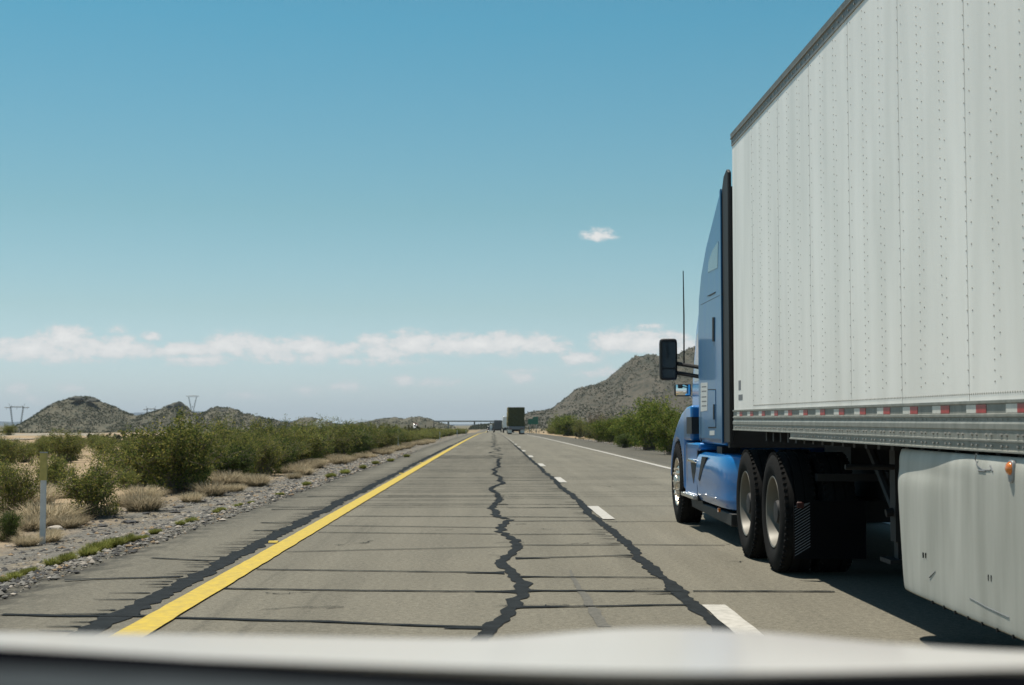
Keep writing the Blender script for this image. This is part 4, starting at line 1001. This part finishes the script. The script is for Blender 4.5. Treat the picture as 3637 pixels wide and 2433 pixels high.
tufts = [(15,1334,50),(75,1312,40),(130,1297,60),(180,1283,60),(235,1264,70),(285,1252,60),(330,1244,30),(367,1226,34),(430,1206,34),(497,1178,30),(545,1164,20),(575,1160,16),(640,1142,20),(700,1117,26),(760,1098,30),(790,1090,30),(830,1078,26),(860,1068,24),(895,1060,20),(930,1050,20)]
for i, (px, py, w) in enumerate(tufts):
    g = on_ground(px*K, py*K, -.08); s = w*K/F*g.y/.36
    for q in range(3):
        o = link('grass_tuft', GRM[(i+q) % 3], None, land(g.x+rnd.uniform(-.05, .05), g.y+rnd.uniform(-.35, .35))); o.scale = (s*rnd.uniform(.6, 1), s*rnd.uniform(1, 1.6), min(1.35, s*.95)); o.rotation_euler.z = 0
        tag(o, 'low yellow green grass tuft along the ragged left pavement edge', 'grass tuft', 'grass tufts along the left pavement edge')

# gravel: countless stones on the left verge
rng = np.random.default_rng(8)
def stones(right=False):
    octv = np.array([(1,0,0),(-1,0,0),(0,1,0),(0,-1,0),(0,0,1),(0,0,-1)], float); octf = [(0,2,4),(2,1,4),(1,3,4),(3,0,4),(2,0,5),(1,2,5),(3,1,5),(0,3,5)]
    vs = []; fs = []; ms = []
    for k in range(4500 if right else 15000):
        Y = 9+60*rng.random()**1.7; x = -3.5-abs(rng.normal())*1.25
        if x < -7: continue
        if right: x = 7.6+abs(rng.normal())*.9; Y = 36+90*rng.random()
        s = .006+.030*rng.random()**4.5 + .0035*Y/20
        z = zland(x, Y); sc = np.array([s*rng.uniform(.7, 1.6), s*rng.uniform(.7, 1.6), s*rng.uniform(.4, .8)]); z = z if x < -3.75 or x > 8.3 else zroad(Y)
        a = rng.uniform(0, 6.28); c_, s_ = math.cos(a), math.sin(a); v = octv*sc*rng.uniform(.75, 1.2, (6, 1)); v = np.stack([v[:,0]*c_-v[:,1]*s_, v[:,0]*s_+v[:,1]*c_, v[:,2]], 1)+np.array([x, Y, z+s*.15])
        b = len(vs); vs += v.tolist(); m_ = int(rng.choice([0,0,0,1,2,2,2,2,3], 1)[0]) if rng.random() < .93 else 1; 
        for f in octf: fs.append([b+i for i in f]); ms.append(m_)
    me = bpy.data.meshes.new('gravel'); me.from_pydata(vs, [], fs)
    for m_ in M_stone: me.materials.append(m_)
    me.polygons.foreach_set('material_index', ms); return tag(link('gravel', me), 'loose grey stones covering the %s verge' % ('right' if right else 'left'), 'gravel', kind='stuff')
stones(); stones(True)
def rock_mesh(seed, flat=.35):
    mb = MB(); r = random.Random(seed); bm = bmesh.new(); bmesh.ops.create_icosphere(bm, subdivisions=2, radius=1)
    for v in bm.verts:
        k = 1+.35*noise.noise(v.co*1.7+Vector((seed, 0, 0))); v.co = Vector((v.co.x*k, v.co.y*k*.7, max(-.2, v.co.z*k)*flat))
    me = bpy.data.meshes.new('rock'); bm.to_mesh(me); bm.free(); return me
rk = rock_mesh(3); rk.materials.append(mat('pale_rock', (.42,.38,.33), .9, var=.15, bump=.3))
g = on_ground(125*K, 1211*K, -.12); o = link('rock', rk, None, land(g.x, g.y)+Vector((0, 0, .02))); o.scale = (.12, .16, .14); tag(o, 'flat pale rock lying beside the foot of the near marker post', 'rock')
def boulder(px, py, wpx, Y, lab, tall=.75):
    p = at_depth(px*K, py*K, Y); w = wpx*K/F*Y*.5
    o = link('boulder', rock_mesh(int(px), 1.0), None, p); o.data.materials.append(M_crag); o.scale = (w, w, w*tall); tag(o, lab, 'boulder', 'dark boulders on the hill crests')
M_crag = mat('dark_crag_rock', (.060,.062,.052), .95, var=.3, scale=.6, bump=.5, bscale=1.5)
boulder(408,929,22,893,'dark round boulder crowning the middle of the three left hills',.9)
boulder(392,933,26,893,'dark crag beside and left of the round crowning boulder',.6)
boulder(487,940,20,895,'dark crag at the crest of the right hand left hill',.6)
boulder(512,942,30,895,'dark ledge of rock along the crest of the right hand left hill',.35)
boulder(176,915,36,890,'dark ledge of rock under the top of the largest left hill',.4)
boulder(120,932,26,892,'small dark crag on the left shoulder of the largest left hill',.45)
boulder(212,919,30,892,'dark crag on the right side of the largest left hill top',.45)
chm = [rock_mesh(10+i, .22) for i in range(3)]
for m_ in chm: m_.materials.append(M_asphchunk)
for i, (px, py, w) in enumerate([(300,1197,40),(292,1195,26),(235,1205,30),(243,1222,22),(400,1176,30),(410,1165,28),(460,1152,26),(505,1158,22),(570,1134,24),(590,1128,18),(620,1122,16),(640,1118,14),(545,1130,16),(335,1180,24),(210,1160,18),(655,1127,14)]):
    g = on_ground(px*K, py*K, -.12); s = w*K/F*g.y*.5
    o = link('asphalt_chunk', chm[i % 3], None, land(g.x, g.y)+Vector((0, 0, .012))); o.scale = (s, s*1.2, s*.9); o.rotation_euler.z = rnd.uniform(0, 3)
    tag(o, 'dark flat chunk of broken asphalt lying on the left gravel verge', 'asphalt chunk', 'broken asphalt chunks on the left verge')

# far scrub as one mass each side
def far_scrub():
    cen = []; siz = []
    for k in range(5200):
        Y = 140+820*rng.random()**1.3
        if rng.random() < .8: x = Y*rng.uniform(-.36, -.035)
        else: x = Y*rng.uniform(.01, .2)+6
        if -.055*Y > x > -.03*Y: continue
        if -76 < x < -40 or (-9 if Y < 330 else -4.5) < x < (13 if Y < 120 else 9.6): continue
        if noise.noise(Vector((x*.02, Y*.012, 1))) < -.12: continue
        z = zland(x, Y); h = rng.uniform(.6, 1.5)
        n = 16 if Y < 350 else 9
        c = rng.normal(size=(n, 3))*np.array([.5, .5, .28])*h+np.array([x, Y, z+h*.5]); c[:, 2] = np.maximum(c[:, 2], z+.05); cen.append(c); siz.append(np.full(n, .42*h))
    cen = np.concatenate(cen); siz = np.concatenate(siz)
    me = quad_mesh('desert_scrub', rot_quads(cen, siz, rng, .8), [M_scrub]); tag(link('desert_scrub', me), 'far green scrub covering the plain on both sides', 'scrub', kind='stuff')
far_scrub()

# ------------------------------------------------------------------ hills
def hill_material(name, a, b, dark, sc, crag=(7, 15)):
    m = bpy.data.materials.new(name); m.use_nodes = True; nt = m.node_tree; L = nt.links.new; p = nt.nodes['Principled BSDF']; p.inputs['Roughness'].default_value = 1; p.inputs['Specular IOR Level'].default_value = .1
    tc = node(nt, 'ShaderNodeTexCoord')
    def nz(scale, d):
        n = node(nt, 'ShaderNodeTexNoise'); n.inputs['Scale'].default_value = scale; n.inputs['Detail'].default_value = d; L(tc.outputs['Object'], n.inputs['Vector']); return n.outputs[0]
    def rmp(v, lo, hi):
        n = node(nt, 'ShaderNodeMapRange'); L(v, n.inputs[0]); n.inputs[1].default_value = lo; n.inputs[2].default_value = hi; return n.outputs[0]
    def mix(f, x, y):
        n = node(nt, 'ShaderNodeMix', data_type='RGBA'); L(f, n.inputs[0])
        for i, c in ((6, x), (7, y)):
            if isinstance(c, tuple): n.inputs[i].default_value = (*c, 1)
            else: L(c, n.inputs[i])
        return n.outputs[2]
    c = mix(rmp(nz(.02*sc, 6), .35, .65), a, b); c = mix(rmp(nz(.22*sc, 5), .5, .62), c, dark)
    sp = node(nt, 'ShaderNodeSeparateXYZ'); L(tc.outputs['Object'], sp.inputs[0]); hi = rmp(sp.outputs[2], *crag)
    cr = node(nt, 'ShaderNodeMath', operation='MULTIPLY'); L(hi, cr.inputs[0]); L(rmp(nz(.07*sc, 6), .44, .56), cr.inputs[1]); c = mix(cr.outputs[0], c, (.052, .056, .045))
    L(c, p.inputs['Base Color']); bp = node(nt, 'ShaderNodeBump'); bp.inputs['Strength'].default_value = .6; bp.inputs['Distance'].default_value = 1.0; L(nz(.3*sc, 6), bp.inputs['Height']); L(bp.outputs[0], p.inputs['Normal'])
    return m
M_hill = hill_material('scrubby_hillside', (.128,.118,.086), (.10,.096,.072), (.075,.078,.058), 1)
M_mount = hill_material('stony_mountainside', (.110,.100,.080), (.084,.079,.063), (.062,.063,.051), 1, (14, 44))
M_far = mat('haze_blue_ridge', (.030,.055,.085), 1, var=.1, scale=.002)  # blue of the distant haze mixed into the rock colour
def hill(name, sil, Y0, depth, base, m, seed, rough=1.0, label_kind='structure', nx=230, ny=46, front=.5):
    """ridge whose crest line follows the skyline sil (overview pixels) at distance Y0, with real slopes before and behind"""
    xs = [at_depth(p[0]*K, 1505, Y0).x for p in sil]; hs = [EYE.z+(1505-p[1]*K)/F*Y0-base for p in sil]
    x0, x1 = xs[0], xs[-1]; v = []; H = {}
    for j in range(ny+1):
        d = -1+2*j/ny
        for i in range(nx+1):
            x = x0+(x1-x0)*i/nx; h = float(np.interp(x, xs, hs))
            dd = d + .22*noise.noise(Vector((x*.012+seed, 2, 0)))*(1-abs(d))
            if dd < 0: prof = max(0, 1-abs(dd))**1.15
            else: prof = max(0, 1-dd*dd)
            rel = prof*h
            y = Y0+d*depth
            gul = noise.fractal(Vector((x*.03+seed, y*.012, seed)), .9, 2.0, 5)
            fine = noise.fractal(Vector((x*.20+seed, y*.14, seed)), .7, 2.0, 5)
            edge = min(1, (1-abs(d))*4)
            rel *= 1+.34*rough*gul*(1-.9*prof)*edge
            z = base + rel + rough*fine*.95*min(1, h/8)*edge*prof
            H[(i, j)] = (x, y, z); v.append((x, y, z-(.8 if edge < .02 else 0)))
    f = [(j*(nx+1)+i, j*(nx+1)+i+1, (j+1)*(nx+1)+i+1, (j+1)*(nx+1)+i) for j in range(ny) for i in range(nx)]
    me = bpy.data.meshes.new(name); me.from_pydata(v, [], f); me.materials.append(m); me.polygons.foreach_set('use_smooth', [True]*len(f)); me.update()
    tag(link(name, me), kind='structure'); return H, nx, ny
silL = [(10,996),(50,975),(80,955),(100,940),(115,928),(130,921),(150,916),(160,912),(185,909),(205,911),(222,921),(240,927),(262,935),(280,945),(300,953),(320,951),(345,941),(362,939),(372,932),(385,926),(402,920),(410,922),(416,934),(430,944),(450,949),(466,947),(478,938),(490,933),(505,935),(525,936),(545,941),(555,948),(580,952),(605,958),(640,966),(680,973),(720,985)]
HL = hill('hill', silL, 900, 70, zland(-150, 900)-.5, M_hill, 3)
silC = [(620,978),(660,968),(680,962),(695,956),(715,957),(735,963),(770,972),(800,973),(840,966),(860,961),(880,958),(905,957),(925,960),(945,955),(970,956),(990,963),(1010,969),(1040,976)]
HC = hill('hill', silC, 1250, 80, zland(-100, 1250)-.5, M_hill, 9)
silR = [(1080,975),(1130,970),(1170,963),(1203,950),(1215,945),(1240,942),(1265,936),(1285,920),(1310,900),(1325,888),(1350,884),(1375,878),(1400,863),(1420,846),(1440,832),(1455,820),(1475,815),(1500,818),(1520,820),(1540,818),(1565,805),(1585,795),(1610,789),(1660,778),(1750,765),(1850,790),(2000,830),(2150,880),(2344,950)]
HR = hill('mountain', silR, 1000, 150, zland(150, 1000)-.5, M_mount, 21, 1.6, nx=200, ny=60)
silF = [(-300,965),(-150,958),(-60,962),(0,965),(20,967),(45,965),(70,963),(85,966),(110,955),(290,946),(330,944),(440,941),(470,941),(600,960),(760,969),(1000,971),(1300,972)]
hill('far_ridge', silF, 6500, 600, -6, M_far, 31, .4, nx=120, ny=20)

def hill_scrub(name, Hs, per, smin, smax, label):
    cen = []; siz = []
    for (H, nx, ny), n in zip(Hs, per):
        for k in range(n):
            i = rng.uniform(0, nx-1.01); j = rng.uniform(0, ny*.62); i0, j0 = int(i), int(j); a, b = i-i0, j-j0
            if noise.noise(Vector((i*.11, j*.16, n*.01))) + .35*noise.noise(Vector((i*.35, j*.4, 5))) < rng.uniform(-.55, .25): continue
            p = (np.array(H[(i0, j0)])*(1-a)+np.array(H[(i0+1, j0)])*a)*(1-b)+(np.array(H[(i0, j0+1)])*(1-a)+np.array(H[(i0+1, j0+1)])*a)*b
            s = rng.uniform(smin, smax)
            c = rng.normal(size=(5, 3))*np.array([.35, .35, .22])*s+p+np.array([0, 0, .35*s]); cen.append(c); siz.append(np.full(5, .75*s))
    me = quad_mesh(name, rot_quads(np.concatenate(cen), np.concatenate(siz), rng, .8), [M_scrub]); tag(link(name, me), label, 'scrub', kind='stuff')
hill_scrub('hillside_scrub', [HL, HC], [17000, 7000], .35, 1.0, 'small dark shrubs dotting the low hills at left')
hill_scrub('mountainside_scrub', [HR], [26000], .35, 1.15, 'small dark shrubs dotting the mountain at right')

# ------------------------------------------------------------------ marker posts and reflectors
def post_thing():
    t = thing('delineator_post', (0, 0, 0), '', 'marker post', 'marker posts along the left verge')
    mb = MB(); mb.prism_y([(-.032,0),(.032,0),(.032,.72),(-.032,.72)], -.006, .006); mb.prism_y([(-.034,0),(-.028,0),(-.028,.72),(-.034,.72)], .006, .016); mb.prism_y([(.028,0),(.034,0),(.034,.72),(.028,.72)], .006, .016)
    mb.build('post', M_postwhite, t, bevel=.002)
    mb = MB(); mb.box(-.042, .042, -.012, .012, .70, 1.0); pn = mb.build('reflector_panel', M_postyel, t, bevel=.004)
    mb = MB(); mb.box(-.044, .044, -.014, .014, 1.0, 1.012); mb.build('cap', M_galv, pn)
    return t
pt = post_thing()
posts = [(150,1932,'nearest and largest white marker post with yellow top, at far left'),(1414,1597,'second white marker post with yellow top, before the left hedge midway'),(1562,1563,'third marker post along the left verge, thin and distant'),(1655,1546,'most distant marker post, close to where the yellow line vanishes'),(1690,1539,'faintest marker post of the left verge, beyond all the others')]
for i, (px, py, lab) in enumerate(posts):
    z = -.2
    for _ in range(5): g = on_ground(px, py, z); z = zland(g.x, g.y)
    x = g.x; Y = g.y
    if i >= 3: Y = (175, 235)[i-3]; x = -4.1
    if i == 0: pt.location = land(x, Y); pt['label'] = lab; pt.scale = (1, 1, 1.06)
    else: copy_tree(pt, land(x, Y), 0, (1, 1, 1.08), lab)
mb = MB()
mm = None
for i, (x, Y, lab) in enumerate([(-2.29, 15.6, 'nearest yellow reflector block, on tar beside the yellow line'), (-2.28, 37.2, 'middle yellow reflector block beside the yellow line'), (-2.28, 47.7, 'farthest yellow reflector block beside the yellow line')]):
    if i == 0:
        mb.prism_x([(-.05,0),(.05,0),(.03,.018),(-.03,.018)], -.05, .05); mm = mb.build('pavement_reflector', M_yellow, None, bevel=.003, loc=(x, Y, zroad(Y)+.007)); tag(mm, lab, 'road reflector', 'reflectors beside the yellow line')
    else:
        o = mm.copy(); C.objects.link(o); o.location = (x, Y, zroad(Y)+.007); o['label'] = lab

# ------------------------------------------------------------------ traffic ahead
def simple_wheel(parent, x, y, r=.5, w=.28):
    mb = MB(); mb.lathe_x([(-w/2, .0), (-w/2, r*.85), (-w/2+.03, r), (w/2-.03, r), (w/2, r*.85), (w/2, 0)], (x, y, r), 22); o = mb.build('wheel', M_tyre, parent, smooth=True)
    for s in (-1, 1):
        mb = MB(); mb.lathe_x([(s*.004, r*.55), (s*.02, r*.5), (s*.01, 0)], (x+s*w/2, y, r), 16); mb.build('rim', M_alu, o, smooth=True)
    return o
def flatbed(loc, label):
    t = thing('hay_truck', loc, label, 'truck')
    mb = MB(); mb.box(-1.28, 1.28, 0, 14.0, 1.02, 1.20); mb.build('deck', M_vgrey, t, bevel=.02)
    mb = MB(); mb.box(-1.26, 1.26, -.05, -.002, .74, 1.10); mb.build('tail_board', M_vgrey, t, bevel=.01)
    for x in (-.95, -.75, .75, .95):
        mb = MB(); mb.box(x-.06, x+.06, -.07, -.051, .86, .95); mb.build('tail_light', M_tail, t)
    mb = MB()
    for x in (-.5, .42): mb.box(x, x+.08, .1, 13.5, .7, 1.018)
    mb.box(-1.0, 1.0, 1.1, 1.25, .45, .6); mb.box(-1.0, 1.0, 2.4, 2.55, .45, .6); mb.build('chassis', M_frame, t)
    for s in (-1, 1):
        for y in (1.2, 2.5, 11.2, 12.5):
            simple_wheel(t, s*1.1, y); simple_wheel(t, s*.78, y)
        mb = MB(); mb.box(s*.95-.30, s*.95+.30, .35, .365, .22, .70); mb.build('mud_flap', M_vwhite, t)
    mb = MB(); mb.prism_x([(14.6,.9),(19.6,.9),(19.6,1.5),(17.6,1.75),(17.2,2.6),(16.6,2.9),(14.6,2.95)], -1.1, 1.1); mb.build('cab', M_vwhite, t, bevel=.08)
    mb = MB(); mb.box(-1.0, 1.0, 14.3, 19.4, .45, .86); mb.build('cab_chassis', M_frame, t)
    for s in (-1, 1): simple_wheel(t, s*1.05, 18.6)
    return t
hz = zroad(222); HX = 3.66
flatbed((HX, 222, hz), 'flatbed hay truck ahead in the right lane, white mud flaps below its load')
rb = random.Random(2)
def bale_mesh(seed):
    bm = bmesh.new(); bmesh.ops.create_cube(bm, size=1); bmesh.ops.subdivide_edges(bm, edges=bm.edges, cuts=7, use_grid_fill=True)
    for v in bm.verts: v.co = Vector((v.co.x*2.5, v.co.y*1.2, v.co.z*.71)); v.co += Vector((.05*noise.noise(v.co*2+Vector((seed, 0, 0))), .05*noise.noise(v.co*2+Vector((seed, 5, 0))), .025*noise.noise(v.co*2+Vector((seed, 9, 0)))))
    me = bpy.data.meshes.new('hay_bale'); bm.to_mesh(me); bm.free()
    for m_ in M_hay: me.materials.append(m_)
    me.polygons.foreach_set('material_index', [1 if abs(p.normal.x) > .6 else 0 for p in me.polygons]); return me  # side ends take the sunlit colour, all other faces the shaded one
BM_ = [bale_mesh(k*7) for k in range(4)]
rows_ = ['lowest', 'second', 'third', 'top']
for j in range(4):
    for i in range(11):
        o = link('hay_bale', BM_[(i+j) % 4], None, (HX+rb.uniform(-.05, .05), 222.7+i*1.23+rb.uniform(-.04, .04), hz+1.2+.36+j*.72))
        if i == 0: tag(o, ('full width hay bale with a shade-dark green face toward the viewer, %s layer of the load' % rows_[j]), 'hay bale', 'hay bales on the hay truck')
        else: tag(o, 'hay bale inside the stacked load, its sunlit straw coloured end showing on the left side', 'hay bale', 'hay bales stacked behind the rear ones')
def pickup(loc, label):
    t = thing('pickup_truck', loc, label, 'pickup truck')
    mb = MB(); mb.prism_x([(0,.45),(5.4,.45),(5.45,.95),(4.2,1.08),(1.7,1.05),(0,1.05)], -.96, .96); mb.build('body', M_vdark, t, bevel=.06)
    mb = MB(); mb.prism_x([(1.75,1.05),(4.1,1.07),(3.4,1.80),(2.0,1.85)], -.86, .86); cb = mb.build('cabin', M_vdark, t, bevel=.08)
    mb = MB(); mb.box(-.72, .72, 1.84, 1.86, 1.25, 1.70); mb.build('rear_window', M_glassdark, cb)
    mb = MB(); mb.box(-.90, .90, -.16, -.002, .48, .62); mb.build('bumper', M_chrome, t, bevel=.02)
    for s in (-1, 1):
        mb = MB(); mb.box(s*.88-.07, s*.88+.07, -.02, -.001, .75, 1.0); mb.build('tail_light', M_tail, t)
        for y in (1.1, 4.5): simple_wheel(t, s*.86, y, .4, .26)
    mb = MB(); mb.box(-.30, .30, -.012, -.001, .72, .88); mb.build('number_plate', M_vwhite, t)
    return t
pk = pickup((-.35, 415, zroad(415)), 'dark pickup in the left lane near the vanishing point, white load in its bed')
mb = MB(); mb.box(-.55, .1, 416.0, 416.9, zroad(415)+1.06, zroad(415)+2.2); mb.box(-.62, .12, 415.95, 416.95, zroad(415)+2.2, zroad(415)+2.26)
tag(mb.build('cargo_box', M_vwhite, None, bevel=.03), 'tall white box standing in the bed of the dark pickup', 'box')
def box_truck(loc, label, body, length=12, h=4.0, cabm=None, rot=0, group=None, front_cab=True):
    t = thing('box_truck', loc, label, 'truck', group, rot=(0, 0, rot))
    mb = MB(); mb.box(-1.27, 1.27, 0, length, 1.15, h); mb.build('cargo_box', body, t, bevel=.03)
    mb = MB(); mb.box(-.9, .9, .1, length+4, .7, 1.14); mb.build('chassis', M_frame, t)
    mb = MB(); mb.prism_x([(length+.8,.6),(length+5.0,.6),(length+5.0,1.4),(length+3.4,1.65),(length+3.0,2.6),(length+2.2,3.4),(length+.8,3.6)], -1.15, 1.15); mb.build('cab', cabm or body, t, bevel=.08)
    mb = MB(); mb.add([(-1.0,length+3.42,1.72),(1.0,length+3.42,1.72),(.95,length+3.06,2.58),(-.95,length+3.06,2.58)], [(0,1,2,3)]); mb.build('windscreen', M_glassdark, t)
    mb = MB(); mb.box(-1.2, 1.2, -.06, -.002, .55, .95); mb.build('rear_bumper', M_frame, t)
    for s in (-1, 1):
        mb = MB(); mb.box(s*.6-.56, s*.6+.56, -.02, -.001, 1.3, h-.15); mb.build('rear_door', body, t)
        for y in (1.2, 2.4, length+.2, length+4.0): simple_wheel(t, s*1.1, y)
    return t
box_truck((2.0, 492, zroad(492)), 'grey blue box truck in the distance between the pickup and the hay truck', M_vslate, 12)
box_truck((3.72, 330, zroad(330)), 'white truck mostly hidden ahead of the hay load', M_vwhite, 12, 3.6)
# oncoming carriageway across the median
mb = MB()
v = [(x, y, zland(x, y)+.02) for y in span(60, 1500, 90) for x in (-60, -55, -50, -45, -42)]
mb.add(v, [(j*5+i, j*5+i+1, (j+1)*5+i+1, (j+1)*5+i) for j in range(89) for i in range(4)]); M_road2 = mat('pale_far_asphalt', (.24,.215,.17), .9, var=.1, scale=.5)
tag(mb.build('far_road', M_road2), kind='structure')
def at_far(px, Y): p = at_depth(px, 1505, Y); return Vector((p.x, Y, zland(p.x, Y)+.03))
def lift(p, py_bottom):                                # stands on the raised far carriageway
    return p
box_truck(at_far(1474, 960)+Vector((0,17,0)), 'oncoming truck with white cab and orange red body, far beyond the hedge', M_vred, 12, 4.0, M_vwhite, math.pi, 'oncoming trucks on the far carriageway')
box_truck(at_far(1500, 1060)+Vector((0,17,0)), 'white oncoming truck just right of the red one on the far carriageway', M_vwhite, 12, 4.0, None, math.pi, 'oncoming trucks on the far carriageway')
box_truck(at_far(1535, 1230)+Vector((0,17,0)), 'white oncoming truck second right of the red one on the far carriageway', M_vwhite, 12, 4.0, None, math.pi, 'oncoming trucks on the far carriageway')
box_truck(at_far(1553, 1360)+Vector((0,17,0)), 'smallest and rightmost white oncoming truck on the far carriageway', M_vwhite, 12, 4.0, None, math.pi, 'oncoming trucks on the far carriageway')
box_truck(at_far(1128, 423), 'white box truck seen over the hedge below the central hill', M_vwhite, 7, 3.0)
def sedan(loc, label, m, rot=0):
    t = thing('car', loc, label, 'car', rot=(0, 0, rot))
    mb = MB(); mb.prism_x([(0,.3),(4.6,.3),(4.65,.65),(3.6,.9),(.3,.95),(0,.8)], -.9, .9); mb.build('body', m, t, bevel=.08)
    mb = MB(); mb.prism_x([(.4,.93),(3.5,.9),(2.6,1.45),(1.1,1.48)], -.78, .78); mb.build('cabin', M_glassdark, t, bevel=.06)
    mb = MB(); mb.box(-.72, .72, 1.15, 2.55, 1.462, 1.50); mb.build('roof', m, t, bevel=.01)
    for s in (-1, 1):
        for y in (.9, 3.7): simple_wheel(t, s*.8, y, .33, .2)
    return t
sedan(at_far(1303, 560), 'small white car seen over the hedge left of the red truck', M_vwhite)

# ------------------------------------------------------------------ overpass, sign, pylons, poles
ov = thing('overpass', (-28, 1020, zroad(1020)), 'low grey highway bridge crossing far ahead where the road vanishes', 'bridge')
mb = MB(); mb.box(-12, 42, -5, 5, 4.4, 5.0); mb.build('deck', M_conc, ov)
mb = MB(); mb.box(-12, 42, -5.2, -5.02, 4.6, 5.3); mb.build('parapet', M_conc, ov)
for x in (-2, 16, 36):
    mb = MB(); mb.box(x-.5, x+.5, -4, 4, -.5, 4.39); mb.build('pier', M_conc, ov)
for x0, x1, x2 in ((-70, -12, -12), (130, 42, 42)):
    mb = MB(); mb.add([(x0,-9,-1),(x1,-5.3,5.0),(x1,5.3,5.0),(x0,9,-1),(x1,-12,-1),(x1,12,-1)], [(0,1,2,3),(0,4,1),(3,2,5),(1,4,5,2)]); mb.build('embankment', M_hill, ov)
sg = at_depth(1893, 1494, 300)
sign = thing('guide_sign', (sg.x, 300, zland(sg.x, 300)), 'small green highway sign on posts among bushes at the right verge', 'road sign')
zb = sg.z-zland(sg.x, 300)
mb = MB(); mb.box(-1.05, 1.05, -.03, 0, zb-.75, zb+.35); mb.build('panel', M_green, sign)
mb = MB(); mb.box(.0, 1.05, -.03, 0, zb+.36, zb+.78); mb.build('exit_tab', M_green, sign)
for x in (-.7, .7):
    mb = MB(); mb.box(x-.05, x+.05, .002, .10, -.4, zb+.5); mb.build('sign_post', M_galv, sign)
def pylon(px, top, base_px, Y, label, style, width):
    p = at_depth(px*K, 1505, Y); z0 = zland(p.x, min(Y, 900))-1; H_ = EYE.z+(1505-top*K)/F*Y-z0; W = width*K/F*Y
    t = thing('pylon', (p.x, Y, z0), label, 'pylon', 'power pylons behind the hills'); mb = MB(); r = .16*Y/1500*1.6
    def bar(a, b, q=1): mb.tube([a, b], r*q, 4)
    if style == 'H':
        for s in (-1, 1):
            for d in (-.35, .35):
                bar((s*W*.12+d, 0, 0), (s*W*.26+d*1.6, 0, H_*.88))
            n = 12
            for k in range(n):
                f0, f1 = k/n, (k+1)/n; a = s*(W*.12+W*.14*f0); b = s*(W*.12+W*.14*f1); dd = .35+.2*f0
                bar((a-dd, 0, H_*.88*f0), (b+dd, 0, H_*.88*f1), .6); bar((a+dd, 0, H_*.88*f0), (b-dd, 0, H_*.88*f1), .6)
            bar((s*W*.26, 0, H_*.88), (s*W*.33, 0, H_), .8); bar((s*W*.26, 0, H_*.88), (s*W*.2, 0, H_*.94), .6)
            bar((s*W*.22, 0, H_*.84), (s*W*.5, 0, H_*.86), .9)
            for q in (.0, .42): bar((s*W*q, 0, H_*.86), (s*W*q, 0, H_*.80), .7)
        bar((-W*.5, 0, H_*.87), (W*.5, 0, H_*.87)); bar((-W*.26, 0, H_*.90), (W*.26, 0, H_*.90), .8)
        for k in range(8):
            a = -W*.26+W*.52*k/8; bar((a, 0, H_*(.87 if k % 2 else .90)), (a+W*.065, 0, H_*(.90 if k % 2 else .87)), .5)
    else:
        w = .5*W
        for s in (-1, 1):
            bar((s*W*.24, 0, 0), (s*W*.10, 0, H_*.6)); bar((s*W*.10, 0, H_*.6), (s*w*.62, 0, H_*.97)); bar((s*W*.10, 0, H_*.6), (0, 0, H_*.72), .7); bar((s*w*.62, 0, H_*.97), (s*w, 0, H_*.985), .8); bar((s*w, 0, H_*.985), (s*w*.62, 0, H_), .6)
            n = 7
            for k in range(n):
                f0, f1 = k/n, (k+1)/n; a = s*(W*.24-W*.14*f0); b = -s*(W*.24-W*.14*f1); bar((a, 0, H_*.6*f0), (b, 0, H_*.6*f1), .55)
            for k in range(4):
                f0, f1 = k/4, (k+1)/4; bar((s*(W*.10+(w*.62-W*.10)*f0), 0, H_*(.6+.37*f0)), (s*(W*.10*(1-f1)+(w*.5)*f1), 0, H_*(.72+.25*f1)), .5)
        bar((-w*.62, 0, H_), (w*.62, 0, H_)); bar((-w*.62, 0, H_*.97), (w*.62, 0, H_*.97), .8); bar((-W*.10, 0, H_*.6), (W*.10, 0, H_*.6), .8)
    mb.build('lattice', M_lattice, t); return t
pylon(38, 924, 985, 1400, 'twin legged power pylon left of the largest hill', 'H', 56)
pylon(440, 906, 945, 1400, 'V topped lattice pylon standing above the right saddle of the hills', 'V', 30)
pylon(345, 930, 945, 2000, 'faint pylon crossarm just visible over the left saddle of the hills', 'H', 34)
def pole(px, top, Y, label):
    p = at_depth(px, 1505, Y); z0 = zland(p.x, Y); h = EYE.z+(1505-top)/F*Y-z0
    t = thing('utility_pole', (p.x, Y, z0), label, 'pole', 'utility poles before the hills'); mb = MB(); mb.tube([(0,0,-.3),(0,0,h)], [.17,.11], 7); mb.build('mast', M_wood, t)
    mb = MB(); mb.box(-1.1, 1.1, -.06, .06, h-.6, h-.45); mb.build('crossarm', M_wood, t); return t
for px, top, lab in ((98,1511,'thin wooden utility pole at the left foot of the largest hill'),(253,1507,'thin wooden utility pole before the right half of the largest hill'),(495,1498,'thin wooden utility pole before the saddle below the lattice pylon'),(833,1508,'thin wooden utility pole before the right end of the left hills'),(1347,1491,'thin wooden utility pole before the central low hill')):
    pole(px, top, 700, lab)

# ------------------------------------------------------------------ air
hm = bpy.data.materials.new('pale_air'); hm.use_nodes = True; nt = hm.node_tree; nt.nodes.clear()
out = node(nt, 'ShaderNodeOutputMaterial'); pv = node(nt, 'ShaderNodeVolumePrincipled'); nt.links.new(pv.outputs[0], out.inputs['Volume'])
pv.inputs['Color'].default_value = (.80, .90, 1, 1); pv.inputs['Density'].default_value = 7e-5; pv.inputs['Anisotropy'].default_value = .2
mb = MB(); mb.box(-27000, 27000, -60, 40000, -60, 330); hz_ = mb.build('haze', hm); tag(hz_, kind='stuff')
